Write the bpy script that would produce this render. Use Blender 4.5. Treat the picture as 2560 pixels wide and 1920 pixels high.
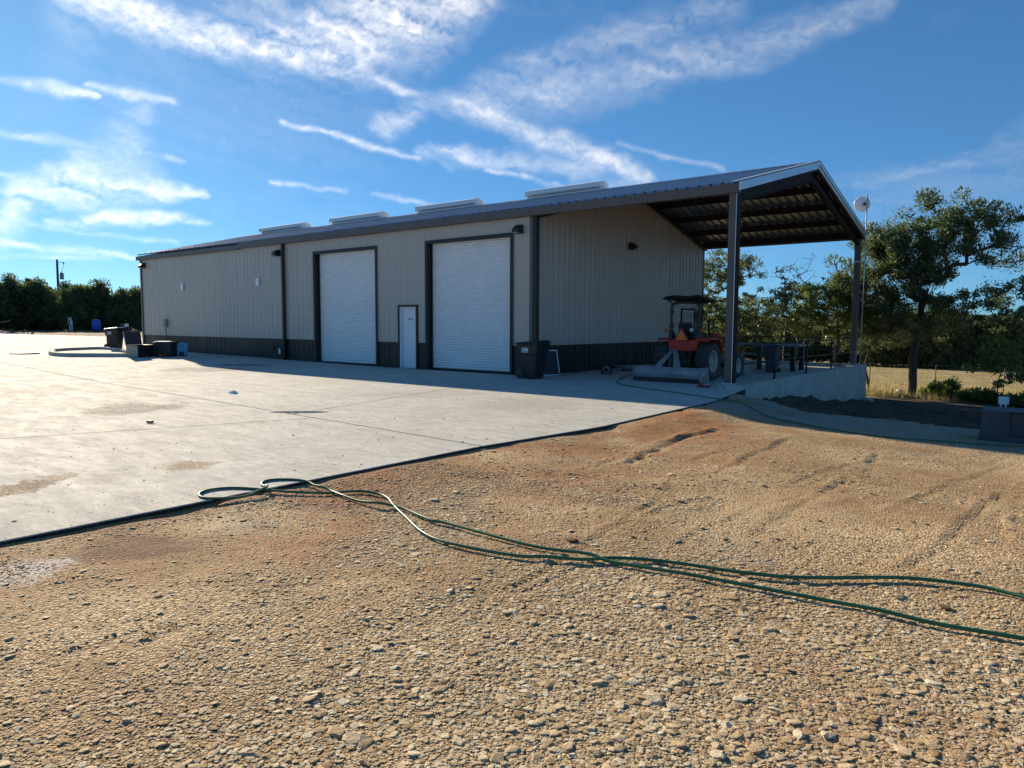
import bpy, bmesh, math, random
import numpy as np
from mathutils import Vector, Matrix, Euler

# ------------------------------------------------------------------ scene, camera, sky, sun
for o in list(bpy.data.objects):
    bpy.data.objects.remove(o, do_unlink=True)
SC = bpy.context.scene
COL = SC.collection
R = math.radians

cam_d = bpy.data.cameras.new('camera')
cam = bpy.data.objects.new('camera', cam_d)
COL.objects.link(cam)
SC.camera = cam
cam_d.sensor_width = 36.0
cam_d.lens = 1800.975 / 2560 * 36.0
cam_d.clip_start = 0.05
cam_d.clip_end = 20000
_yaw, _pit, _rol = 0.6732, -0.0839, 0.0043
CAM = Vector((7.0393, -17.6489, 1.6066))
_fw = Vector((-math.sin(_yaw) * math.cos(_pit), math.cos(_yaw) * math.cos(_pit), math.sin(_pit)))
_r0 = Vector((math.cos(_yaw), math.sin(_yaw), 0))
_u0 = _r0.cross(_fw)
_r = _r0 * math.cos(_rol) + _u0 * math.sin(_rol)
_u = _u0 * math.cos(_rol) - _r0 * math.sin(_rol)
mw = Matrix((_r, _u, -_fw)).transposed().to_4x4()
mw.translation = CAM
cam.matrix_world = mw

SUN_DIR = Vector((-14.9, 4.45, 5.09)).normalized()          # towards the sun
SUN_EL = math.asin(SUN_DIR.z)
SUN_AZ = math.atan2(SUN_DIR.x, SUN_DIR.y)                    # from +Y towards +X
sun_d = bpy.data.lights.new('sun', 'SUN')
sun_d.energy = 4.4
sun_d.angle = R(0.55)
sun_d.color = (1.0, 0.85, 0.64)
sun = bpy.data.objects.new('sun', sun_d)
COL.objects.link(sun)
sun.rotation_euler = (-SUN_DIR).to_track_quat('-Z', 'Y').to_euler()
sun.location = (-30, 20, 40)

SC.view_settings.view_transform = 'Standard'
SC.view_settings.look = 'None'
SC.view_settings.gamma = 1.0
SC.view_settings.exposure = 1.05
SC.view_settings.use_curve_mapping = False
SC.cycles.max_bounces = 6
SC.cycles.transparent_max_bounces = 6
SC.cycles.use_denoising = True
SC.cycles.sample_clamp_indirect = 4.0

W = bpy.data.worlds.new('World')
SC.world = W
W.use_nodes = True
wn, wl = W.node_tree.nodes, W.node_tree.links
for n in list(wn):
    wn.remove(n)


def WN(t, **k):
    n = wn.new(t)
    for a, v in k.items():
        setattr(n, a, v)
    return n


sky = WN('ShaderNodeTexSky', sky_type='NISHITA')
sky.sun_disc = False
sky.sun_elevation = SUN_EL
sky.sun_rotation = SUN_AZ
sky.altitude = 1500
sky.air_density = 0.8
sky.dust_density = 0.45
sky.ozone_density = 4.0

tint = WN('ShaderNodeMix', data_type='RGBA', blend_type='MULTIPLY')
tint.inputs[0].default_value = 1.0
tint.inputs[7].default_value = (0.47, 0.90, 1.20, 1)
gam = WN('ShaderNodeGamma')
gam.inputs['Gamma'].default_value = 0.7
wl.new(sky.outputs[0], gam.inputs['Color'])
wl.new(gam.outputs[0], tint.inputs[6])
bg = WN('ShaderNodeBackground')
bg.inputs['Strength'].default_value = 0.083
wl.new(tint.outputs[2], bg.inputs['Color'])
wo = WN('ShaderNodeOutputWorld')
wl.new(bg.outputs[0], wo.inputs['Surface'])

# ------------------------------------------------------------------ helpers
random.seed(7)
RNG = np.random.default_rng(11)


def tag(o, label=None, cat=None, group=None, kind=None):
    if label: o['label'] = label
    if cat: o['category'] = cat
    if group: o['group'] = group
    if kind: o['kind'] = kind
    return o


def empty(name, loc=(0, 0, 0), rz=0.0, parent=None):
    o = bpy.data.objects.new(name, None)
    o.empty_display_size = 0.2
    COL.objects.link(o)
    o.location = loc
    o.rotation_euler = (0, 0, rz)
    if parent: o.parent = parent
    return o


def thing(name, label, cat, loc=(0, 0, 0), rz=0.0, group=None):
    return tag(empty(name, loc, rz), label, cat, group)


def link(name, me, mat=None, parent=None, loc=None, rot=None):
    o = bpy.data.objects.new(name, me)
    COL.objects.link(o)
    if mat is not None and len(me.materials) == 0:
        me.materials.append(mat)
    if parent: o.parent = parent
    if loc is not None: o.location = loc
    if rot is not None: o.rotation_euler = rot
    return o


def copy_tree(o, parent=None):
    c = o.copy()
    COL.objects.link(c)
    c.parent = parent
    for ch in o.children:
        copy_tree(ch, c)
    return c


def fast_mesh(name, co, quads=None, tris=None, smooth=False):
    """numpy arrays to a mesh"""
    me = bpy.data.meshes.new(name)
    co = np.asarray(co, np.float32)
    me.vertices.add(len(co))
    me.vertices.foreach_set('co', co.ravel())
    idx, st, n = [], [], 0
    if quads is not None and len(quads):
        q = np.asarray(quads, np.int32)
        idx.append(q.ravel()); st.append(np.arange(len(q)) * 4); n = len(q) * 4
    if tris is not None and len(tris):
        t = np.asarray(tris, np.int32)
        idx.append(t.ravel()); st.append(np.arange(len(t)) * 3 + n)
    idx = np.concatenate(idx).astype(np.int32); st = np.concatenate(st).astype(np.int32)
    me.loops.add(len(idx))
    me.loops.foreach_set('vertex_index', idx)
    me.polygons.add(len(st))
    me.polygons.foreach_set('loop_start', st)
    me.polygons.foreach_set('use_smooth', np.full(len(st), bool(smooth)))
    me.update(calc_edges=True)
    return me


class MB:
    """collects simple solids and builds one mesh"""

    def __init__(s):
        s.v, s.f, s.sm = [], [], []

    def add(s, vs, fs, smooth=False):
        o = len(s.v)
        s.v += [tuple(p) for p in vs]
        s.f += [tuple(i + o for i in f) for f in fs]
        s.sm += [smooth] * len(fs)
        return s

    def box(s, c, d, rot=None):
        x, y, z = d[0] / 2, d[1] / 2, d[2] / 2
        vs = [Vector(p) for p in ((-x, -y, -z), (x, -y, -z), (x, y, -z), (-x, y, -z), (-x, -y, z), (x, -y, z), (x, y, z), (-x, y, z))]
        if rot is not None:
            m = Euler(rot).to_matrix()
            vs = [m @ p for p in vs]
        c = Vector(c)
        return s.add([p + c for p in vs], [(0, 3, 2, 1), (4, 5, 6, 7), (0, 1, 5, 4), (1, 2, 6, 5), (2, 3, 7, 6), (3, 0, 4, 7)])

    def bb(s, a, b):
        return s.box([(a[i] + b[i]) / 2 for i in range(3)], [abs(b[i] - a[i]) for i in range(3)])

    def hexa(s, bot, top):
        """two quads of 4 points each, bottom and top, both counter-clockwise from above"""
        return s.add(list(bot) + list(top), [(3, 2, 1, 0), (4, 5, 6, 7), (0, 1, 5, 4), (1, 2, 6, 5), (2, 3, 7, 6), (3, 0, 4, 7)])

    def cyl(s, p0, p1, r0, r1=None, n=12, caps=True, smooth=True):
        r1 = r0 if r1 is None else r1
        p0, p1 = Vector(p0), Vector(p1)
        d = (p1 - p0).normalized()
        a = d.orthogonal().normalized()
        b = d.cross(a)
        vs = []
        for p, r in ((p0, r0), (p1, r1)):
            for i in range(n):
                t = 2 * math.pi * i / n
                vs.append(p + a * (r * math.cos(t)) + b * (r * math.sin(t)))
        s.add(vs, [(i, (i + 1) % n, n + (i + 1) % n, n + i) for i in range(n)], smooth)
        if caps:
            s.add(vs, [tuple(range(n - 1, -1, -1)), tuple(range(n, 2 * n))])
        return s

    def tube(s, pts, r, n=8, caps=True):
        pts = [Vector(p) for p in pts]
        rr = r if isinstance(r, (list, tuple)) else [r] * len(pts)
        vs = []
        up = None
        for i, p in enumerate(pts):
            d = (pts[min(i + 1, len(pts) - 1)] - pts[max(i - 1, 0)]).normalized()
            if up is None:
                up = d.orthogonal().normalized()
            a = (up - d * up.dot(d)).normalized()
            up = a
            b = d.cross(a)
            for k in range(n):
                t = 2 * math.pi * k / n
                vs.append(p + a * (rr[i] * math.cos(t)) + b * (rr[i] * math.sin(t)))
        fs = []
        for i in range(len(pts) - 1):
            for k in range(n):
                fs.append((i * n + k, i * n + (k + 1) % n, (i + 1) * n + (k + 1) % n, (i + 1) * n + k))
        s.add(vs, fs, True)
        if caps:
            m = (len(pts) - 1) * n
            s.add(vs, [tuple(range(n - 1, -1, -1)), tuple(range(m, m + n))])
        return s

    def prism(s, poly, h0, h1, axis='z'):
        """extrude a 2-D polygon (counter-clockwise) along an axis"""
        n = len(poly)

        def P(u, v, h):
            return {'z': (u, v, h), 'y': (u, h, v), 'x': (h, u, v)}[axis]
        vs = [P(u, v, h0) for u, v in poly] + [P(u, v, h1) for u, v in poly]
        fs = [tuple(range(n - 1, -1, -1)), tuple(range(n, 2 * n))] + [(i, (i + 1) % n, n + (i + 1) % n, n + i) for i in range(n)]
        if axis == 'y':
            fs = [tuple(reversed(f)) for f in fs]
        return s.add(vs, fs)

    def lathe(s, prof, c=(0, 0, 0), axis='z', n=24, smooth=True):
        """revolve (radius, height) pairs"""
        vs = []
        for r, h in prof:
            for i in range(n):
                t = 2 * math.pi * i / n
                a, b = r * math.cos(t), r * math.sin(t)
                p = {'z': (a, b, h), 'x': (h, a, b), 'y': (b, h, a)}[axis]
                vs.append((p[0] + c[0], p[1] + c[1], p[2] + c[2]))
        fs = []
        for j in range(len(prof) - 1):
            for i in range(n):
                fs.append((j * n + i, j * n + (i + 1) % n, (j + 1) * n + (i + 1) % n, (j + 1) * n + i))
        return s.add(vs, fs, smooth)

    def mesh(s, name='m'):
        me = bpy.data.meshes.new(name)
        me.from_pydata(s.v, [], s.f)
        me.polygons.foreach_set('use_smooth', s.sm)
        me.update()
        return me

    def build(s, name, mat=None, parent=None, loc=None, rot=None, bevel=0.0, fix=True):
        me = s.mesh(name)
        if fix:
            bm = bmesh.new()
            bm.from_mesh(me)
            bmesh.ops.remove_doubles(bm, verts=bm.verts, dist=1e-5)
            bmesh.ops.recalc_face_normals(bm, faces=bm.faces)
            bm.to_mesh(me)
            bm.free()
        o = link(name, me, mat, parent, loc, rot)
        if bevel:
            m = o.modifiers.new('bevel', 'BEVEL')
            m.width = bevel
            m.segments = 2
            m.limit_method = 'ANGLE'
            m.angle_limit = R(40)
        return o


def catmull(pts, k=8):
    P = [np.array(p, float) for p in pts]
    P = [2 * P[0] - P[1]] + P + [2 * P[-1] - P[-2]]
    out = []
    for i in range(1, len(P) - 2):
        for j in range(k):
            t = j / k
            a, b, c, d = P[i - 1:i + 3]
            out.append(0.5 * ((2 * b) + (c - a) * t + (2 * a - 5 * b + 4 * c - d) * t * t + (-a + 3 * b - 3 * c + d) * t ** 3))
    out.append(P[-2])
    return out


# value noise for terrain and clouds
def vnoise(x, y, seed=0):
    x = np.asarray(x, float); y = np.asarray(y, float)
    xi, yi = np.floor(x).astype(np.int64), np.floor(y).astype(np.int64)
    xf, yf = x - xi, y - yi

    def h(a, b):
        n = (a * 374761393 + b * 668265263 + seed * 974634777) & 0x7fffffff
        n = ((n ^ (n >> 13)) * 1274126177) & 0x7fffffff
        n = n ^ (n >> 16)
        return (n & 0xffff) / 65535.0
    u = xf * xf * xf * (xf * (xf * 6 - 15) + 10)
    v = yf * yf * yf * (yf * (yf * 6 - 15) + 10)
    return (h(xi, yi) * (1 - u) + h(xi + 1, yi) * u) * (1 - v) + (h(xi, yi + 1) * (1 - u) + h(xi + 1, yi + 1) * u) * v


def fbm(x, y, octs=4, seed=0, gain=0.5):
    s, a, f, t = 0.0, 1.0, 1.0, 0.0
    for k in range(octs):
        s = s + a * vnoise(np.asarray(x) * f + 13.7 * k, np.asarray(y) * f - 7.3 * k, seed + k)
        t += a
        a *= gain
        f *= 2.03
    return s / t


def sstep(a, b, x):
    t = np.clip((np.asarray(x, float) - a) / (b - a), 0, 1)
    return t * t * (3 - 2 * t)


# ------------------------------------------------------------------ materials
class NT:
    def __init__(s, m):
        s.t = m.node_tree
        s.n, s.l = s.t.nodes, s.t.links

    def node(s, typ, **k):
        n = s.n.new(typ)
        for a, v in k.items():
            setattr(n, a, v)
        return n

    def put(s, sock, v):
        if v is None: return
        if isinstance(v, bpy.types.NodeSocket):
            s.l.new(v, sock)
        elif isinstance(v, (tuple, list)) and len(v) == 3 and sock.type == 'RGBA':
            sock.default_value = (*v, 1)
        else:
            sock.default_value = v

    def math(s, op, a, b=None, c=None, clamp=False):
        n = s.node('ShaderNodeMath', operation=op, use_clamp=clamp)
        for i, v in enumerate((a, b, c)):
            s.put(n.inputs[i], v)
        return n.outputs[0]

    def pos(s, scale=(1, 1, 1), rot=(0, 0, 0), obj=False):
        if obj:
            g = s.node('ShaderNodeTexCoord').outputs['Object']
        else:
            g = s.node('ShaderNodeNewGeometry').outputs['Position']
        if tuple(scale) == (1, 1, 1) and tuple(rot) == (0, 0, 0):
            return g
        m = s.node('ShaderNodeMapping')
        m.inputs['Scale'].default_value = scale
        m.inputs['Rotation'].default_value = rot
        s.l.new(g, m.inputs['Vector'])
        return m.outputs[0]

    def noise(s, vec, scale, detail=4, rough=0.55, dist=0.0, out='Fac'):
        n = s.node('ShaderNodeTexNoise')
        n.inputs['Scale'].default_value = scale
        n.inputs['Detail'].default_value = detail
        n.inputs['Roughness'].default_value = rough
        n.inputs['Distortion'].default_value = dist
        if vec is not None: s.l.new(vec, n.inputs['Vector'])
        return n.outputs[out]

    def voro(s, vec, scale, feature='F1', out='Distance'):
        n = s.node('ShaderNodeTexVoronoi', feature=feature)
        n.inputs['Scale'].default_value = scale
        if vec is not None: s.l.new(vec, n.inputs['Vector'])
        return n.outputs[out]

    def ramp(s, fac, stops, interp='LINEAR'):
        n = s.node('ShaderNodeValToRGB')
        n.color_ramp.interpolation = interp
        e = n.color_ramp.elements
        while len(e) < len(stops): e.new(0.5)
        for i, (p, c) in enumerate(stops):
            e[i].position = p
            e[i].color = (*c, 1) if len(c) == 3 else c
        s.put(n.inputs[0], fac)
        return n.outputs[0]

    def rng(s, v, a, b, c=0.0, d=1.0, smooth=False):
        n = s.node('ShaderNodeMapRange')
        if smooth: n.interpolation_type = 'SMOOTHSTEP'
        s.put(n.inputs[0], v)
        for i, k in enumerate((a, b, c, d)):
            n.inputs[i + 1].default_value = k
        return n.outputs[0]

    def mix(s, fac, a, b, blend='MIX'):
        n = s.node('ShaderNodeMix', data_type='RGBA', blend_type=blend)
        s.put(n.inputs[0], fac)
        s.put(n.inputs[6], a)
        s.put(n.inputs[7], b)
        return n.outputs[2]

    def bump(s, h, strength=0.3, dist=0.01, normal=None):
        n = s.node('ShaderNodeBump')
        n.inputs['Strength'].default_value = strength
        n.inputs['Distance'].default_value = dist
        s.put(n.inputs['Height'], h)
        if normal is not None: s.l.new(normal, n.inputs['Normal'])
        return n.outputs[0]


def new_mat(name):
    m = bpy.data.materials.new(name)
    m.use_nodes = True
    nt = NT(m)
    return m, nt, nt.n['Principled BSDF']


def M(name, col, rough=0.5, metal=0.0, var=0.10, vscale=2.5, spec=0.5, bump=0.0, bscale=60, stretch=(1, 1, 1), grime=0.0, obj=False):
    m, nt, b = new_mat(name)
    p = nt.pos(stretch, obj=obj)
    n1 = nt.noise(p, vscale, 5, 0.6)
    c = nt.mix(nt.rng(n1, 0.3, 0.7), tuple(k * (1 - var) for k in col), tuple(min(1, k * (1 + var)) for k in col))
    if grime:
        g = nt.noise(p, vscale * 3.1, 6, 0.7)
        c = nt.mix(nt.rng(g, 0.52, 0.72, 0, grime), c, (0.16, 0.13, 0.10))
    nt.put(b.inputs['Base Color'], c)
    nt.put(b.inputs['Roughness'], nt.rng(nt.noise(p, vscale * 2.3, 3), 0.3, 0.7, max(0.02, rough - 0.07), min(1, rough + 0.07)))
    b.inputs['Metallic'].default_value = metal
    b.inputs['Specular IOR Level'].default_value = spec
    if bump:
        nt.put(b.inputs['Normal'], nt.bump(nt.noise(nt.pos(obj=obj), bscale, 3), bump, 0.004))
    return m


MT = {}
MT['stone_panel'] = M('light stone sheet metal', (0.51, 0.435, 0.36), 0.36, 0, 0.035, 0.9, 0.55, stretch=(1, 1, 0.25))
MT['bronze_panel'] = M('dark bronze sheet metal', (0.022, 0.019, 0.018), 0.40, 0, 0.12, 0.9, 0.35, stretch=(1, 1, 0.3), grime=0.15)
MT['bronze_trim'] = M('bronze trim', (0.030, 0.025, 0.023), 0.42, 0, 0.08, 1.5, 0.35)
MT['fascia'] = M('brown fascia', (0.125, 0.098, 0.086), 0.45, 0, 0.06, 1.5)
MT['red_iron'] = M('red oxide primed steel', (0.032, 0.017, 0.015), 0.7, 0, 0.25, 2.0, 0.2, grime=0.15)
def galv_roof():
    m, nt, b = new_mat('galvalume roof, primed inside')
    back = nt.node('ShaderNodeNewGeometry').outputs['Backfacing']
    n = nt.noise(nt.pos((3, 1, 1)), 0.8, 4)
    nt.put(b.inputs['Base Color'], nt.mix(back, nt.mix(n, (0.26, 0.30, 0.36), (0.34, 0.38, 0.44)), nt.mix(n, (0.50, 0.475, 0.43), (0.58, 0.55, 0.505))))
    nt.put(b.inputs['Metallic'], nt.rng(back, 0, 1, 0.75, 0.0))
    nt.put(b.inputs['Roughness'], nt.rng(back, 0, 1, 0.32, 0.6))
    return m


MT['galv'] = galv_roof()
MT['galv_trim'] = M('galvalume trim', (0.66, 0.67, 0.68), 0.36, 0.7, 0.05, 1.0)
MT['white_metal'] = M('white painted steel', (0.85, 0.85, 0.84), 0.38, 0, 0.03, 1.0, grime=0.06)
MT['white_door'] = M('white door paint', (0.78, 0.80, 0.82), 0.42, 0, 0.03, 1.0)
MT['black_plastic'] = M('black plastic', (0.018, 0.018, 0.019), 0.45, 0, 0.2, 4, bump=0.1, bscale=220, grime=0.12)
MT['black_metal'] = M('black painted steel', (0.016, 0.016, 0.017), 0.42, 0, 0.2, 4)
MT['rubber'] = M('tyre rubber', (0.050, 0.049, 0.048), 0.75, 0, 0.25, 6, bump=0.25, bscale=120, grime=0.5)
MT['rim'] = M('cream rim paint', (0.42, 0.40, 0.32), 0.5, 0, 0.12, 4, grime=0.5)
MT['tractor_red'] = M('faded red paint', (0.58, 0.050, 0.026), 0.45, 0, 0.18, 3, grime=0.2)
MT['grey_iron'] = M('worn grey steel', (0.27, 0.275, 0.275), 0.5, 0.35, 0.22, 3, grime=0.35, bump=0.1, bscale=40)
MT['cast'] = M('greasy cast iron', (0.022, 0.020, 0.018), 0.6, 0.0, 0.3, 5, grime=0.3)
MT['orange'] = M('fluorescent orange', (1.0, 0.20, 0.02), 0.6, 0, 0.03, 3)
MT['orange_edge'] = M('red reflective edge', (0.28, 0.012, 0.012), 0.35, 0, 0.05, 3)
MT['amber'] = M('amber lens', (0.62, 0.14, 0.02), 0.25, 0, 0.05, 3)
MT['lamp_glass'] = M('lamp glass', (0.55, 0.58, 0.60), 0.12, 0.2, 0.02, 3, spec=0.8)
MT['black_fabric'] = M('black canvas', (0.018, 0.017, 0.016), 0.85, 0, 0.2, 5, bump=0.3, bscale=80)
MT['blue_plastic'] = M('blue plastic', (0.012, 0.10, 0.48), 0.4, 0, 0.06, 3)
MT['sky_plastic'] = M('light blue plastic', (0.16, 0.42, 0.66), 0.5, 0, 0.06, 5)
MT['slate'] = M('dark slate paint', (0.048, 0.054, 0.062), 0.6, 0, 0.15, 3, bump=0.15, bscale=40, grime=0.2)
MT['hose'] = M('green hose', (0.045, 0.15, 0.075), 0.5, 0, 0.12, 9, 0.3)
MT['wood_grey'] = M('weathered wood', (0.20, 0.175, 0.15), 0.8, 0, 0.2, 6, stretch=(1, 1, 0.2), bump=0.3, bscale=40)
MT['pole_wood'] = M('utility pole wood', (0.10, 0.085, 0.072), 0.85, 0, 0.2, 3, stretch=(1, 1, 0.1))
MT['limestone'] = M('limestone', (0.46, 0.42, 0.35), 0.85, 0, 0.22, 5, bump=0.6, bscale=18)
MT['cover_wood'] = M('pale particle board', (0.36, 0.33, 0.28), 0.8, 0, 0.15, 12)
MT['puddle'] = M('damp concrete', (0.10, 0.098, 0.095), 0.3, 0, 0.1, 5)
MT['teal'] = M('teal plastic', (0.04, 0.20, 0.20), 0.5, 0, 0.1, 5)
MT['red_plastic'] = M('red plastic', (0.30, 0.02, 0.02), 0.5, 0, 0.1, 5)

# ------------------------------------------------------------------ terrain
_ys = [-60, -24, -14, -12, -8, -5, -3, -0.6, 0.5, 2, 4, 7.5, 11.3, 16, 40, 60, 110, 400, 3000]
_zs = [-0.05, -0.03, -0.05, -0.05, -0.10, -0.14, -0.17, -0.20, -0.36, -0.50, -0.75, -1.0, -1.15, -1.3, -1.62, -2.1, -5, -30, -60]


def slabz(x):
    return 0.0115 * np.maximum(0, -np.asarray(x, float) - 14)


def gz(x, y):
    x = np.asarray(x, float); y = np.asarray(y, float)
    r = (7.04 - x) / np.maximum(y + 17.65, 0.5)
    zr = np.interp(y, _ys, _zs) - np.clip((x - 1.5) * 0.03, 0, 0.14) * sstep(-12, -6, y) * (1 - sstep(4, 12, y))
    far = np.hypot(x - 7, y + 17.6)
    zl = slabz(np.maximum(x, -75)) - 0.06 - 0.04 * np.maximum(0, far - 95)
    w = sstep(0.6, 1.8, r) * sstep(-16.5, -14.0, y)
    return zr * (1 - w) + zl * w


def slab_edge(y):
    return np.interp(y, [-12, -10.6, -8, -3.2, -0.5, 0], [0.9, 0.9, 1.16, 0.98, 0.50, 0.46])


def in_slab(x, y):
    a = (x < slab_edge(y) - 0.045) & (y < -0.3)
    b = (x < 0.40) & (y >= -0.3) & (y < 12.45) & (x > -33)
    line = 6.8 + 0.351 * (x + 52.85)
    c = (x <= -33) & (y < line - 0.1)
    return (a & (x > -33)) | b | c


RUTS = [  # wheel ruts in the gravel: x0 y0 x1 y1 depth width
    (4.29, -14.20, 4.27, -13.71, 0.026, 0.030),
    (4.27, -13.71, 4.20, -13.35, 0.026, 0.030),
    (4.20, -13.35, 4.11, -12.78, 0.026, 0.030),
    (4.11, -12.78, 4.02, -12.13, 0.026, 0.030),
    (4.02, -12.13, 3.90, -11.41, 0.026, 0.030),
    (3.90, -11.41, 3.53, -10.35, 0.026, 0.030),
    (4.41, -14.21, 4.40, -13.73, 0.018, 0.030),
    (4.40, -13.73, 4.35, -13.37, 0.018, 0.030),
    (5.07, -12.08, 5.05, -11.32, 0.026, 0.035),
    (5.05, -11.32, 5.04, -10.45, 0.026, 0.035),
    (5.04, -10.45, 5.01, -9.12, 0.026, 0.035),
    (5.01, -9.12, 4.92, -7.88, 0.026, 0.035),
    (4.92, -7.88, 4.79, -6.46, 0.026, 0.035),
    (4.87, -10.75, 4.94, -10.09, 0.020, 0.030),
    (4.94, -10.09, 4.99, -9.04, 0.020, 0.030),
    (4.62, -9.75, 4.70, -8.29, 0.016, 0.035),
    (4.70, -8.29, 4.88, -7.17, 0.016, 0.035),
    (6.16, -12.23, 6.27, -11.35, 0.034, 0.035),
    (6.27, -11.35, 6.30, -10.43, 0.034, 0.035),
    (6.30, -10.43, 6.35, -9.31, 0.034, 0.035),
    (6.35, -9.31, 6.42, -8.39, 0.034, 0.035),
    (6.47, -9.77, 6.63, -10.83, 0.030, 0.030),
    (2.72, -9.96, 2.47, -8.60, 0.050, 0.050),
    (2.47, -8.60, 2.33, -7.33, 0.050, 0.050),
    (2.33, -7.33, 2.35, -6.21, 0.050, 0.050),
    (2.43, -9.32, 2.32, -7.86, 0.035, 0.045),
    (2.32, -7.86, 2.19, -6.59, 0.035, 0.045),
    (3.79, -9.48, 3.61, -8.08, 0.030, 0.045),
    (3.61, -8.08, 3.47, -6.07, 0.030, 0.045),
    (4.14, -12.23, 4.14, -11.70, 0.016, 0.035),
    (4.14, -11.70, 4.21, -11.26, 0.016, 0.035),
    (3.22, -9.19, 3.16, -7.92, 0.018, 0.040),
    (5.18, -8.91, 4.87, -6.91, 0.020, 0.050),
    (4.87, -6.91, 4.63, -5.80, 0.020, 0.050),
    (2.56, -10.74, 2.48, -9.99, 0.016, 0.050),
    (2.48, -9.99, 2.52, -9.22, 0.016, 0.050),
    (5.74, -10.53, 5.92, -8.20, 0.016, 0.040),
    (5.92, -8.20, 6.40, -5.40, 0.016, 0.040),
    (4.70, -12.76, 4.72, -11.93, 0.014, 0.040),
    (4.72, -11.93, 4.78, -10.98, 0.014, 0.040),
    (3.18, -16.61, 3.17, -16.47, 0.022, 0.028),
    (3.17, -16.47, 3.15, -16.30, 0.022, 0.028),
    (3.15, -16.30, 3.14, -16.10, 0.022, 0.028),
    (3.14, -16.10, 3.12, -15.89, 0.022, 0.028),
    (2.06, -15.98, 2.05, -15.87, 0.016, 0.030),
    (3.32, -16.06, 3.28, -15.90, 0.030, 0.060),
    (3.28, -15.90, 3.26, -15.73, 0.030, 0.060),
    (2.91, -16.47, 2.95, -16.39, 0.020, 0.030),
]


def rutz(x, y):
    z = np.zeros_like(x)
    for (x0, y0, x1, y1, dep, wid) in RUTS:
        dx, dy = x1 - x0, y1 - y0
        L = math.hypot(dx, dy)
        nx, ny = -dy / L, dx / L
        t = ((x - x0) * dx + (y - y0) * dy) / L / L
        d = (x - x0) * nx + (y - y0) * ny + (fbm(t * L * 1.5 + x0, t * 0 + 3.1, 3, 5) - 0.5) * wid * 2.2
        e = sstep(-0.04, 0.05, t) * (1 - sstep(0.95, 1.04, t)) * (0.55 + 0.8 * fbm(t * L * 1.1, t * 0 + x0 * 7, 3, 9))
        # a scuffed step: sharp on one side, with a heaped lip
        z += 0.6 * e * dep * (-np.exp(-(d / wid) ** 2) + 0.85 * np.exp(-((d - 1.5 * wid) / (1.2 * wid)) ** 2))
    return z


def axis_lines(dense, step, grow, lim):
    a, b = dense
    core = list(np.arange(a, b + 1e-6, step))
    s, p = step, b
    up = []
    while p < lim[1]:
        s *= grow
        p += s
        up.append(p)
    s, p = step, a
    dn = []
    while p > lim[0]:
        s *= grow
        p -= s
        dn.append(p)
    return np.array(dn[::-1] + core + up)


gx = axis_lines((-4.5, 8.5), 0.055, 1.12, (-2500, 2500))
gx = np.unique(np.concatenate([gx, [0.36, 0.42, 0.84, 0.89]]))
gy = axis_lines((-17.2, -1.5), 0.055, 1.09, (-60, 3000))
GX, GY = np.meshgrid(gx, gy)
GZ = gz(GX, GY)
near = np.exp(-((GX - 3) / 9) ** 2 - ((GY + 9) / 9) ** 2)
GZ = GZ + near * ((fbm(GX * 0.7, GY * 0.7, 3, 3) - 0.5) * 0.05 + (fbm(GX * 3.1, GY * 3.1, 4, 4) - 0.5) * 0.030) + near * rutz(GX, GY)
# the strip against the slab edge is scraped a little lower
_e = np.exp(-(np.maximum(0, GX - slab_edge(GY) - 0.03) / 0.8) ** 2) * (GX < 6) * (GY > -30) * (1 - sstep(-1.7, -0.35, GY))
_k = (0.66 + 0.5 * sstep(-9, -5, GY)) * np.clip(3.2 * fbm(GY * 0.8, GX * 0.5, 4, 23) - 0.65, 0.1, 1.35)
GZ = GZ * (1 - np.clip(_e * _k, 0, 1)) + np.clip(_e * _k, 0, 1) * -0.022
GZ = np.where(in_slab(GX, GY), GZ - 0.45, GZ)
GZ = np.where((GX > -32.5) & (GX < -6) & (GY > 0.05) & (GY < 12.2), -0.5, GZ)
nx_, ny_ = len(gx), len(gy)
ii = np.arange(nx_ * ny_).reshape(ny_, nx_)
gq = np.stack([ii[:-1, :-1], ii[:-1, 1:], ii[1:, 1:], ii[1:, :-1]], -1).reshape(-1, 4)


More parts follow.
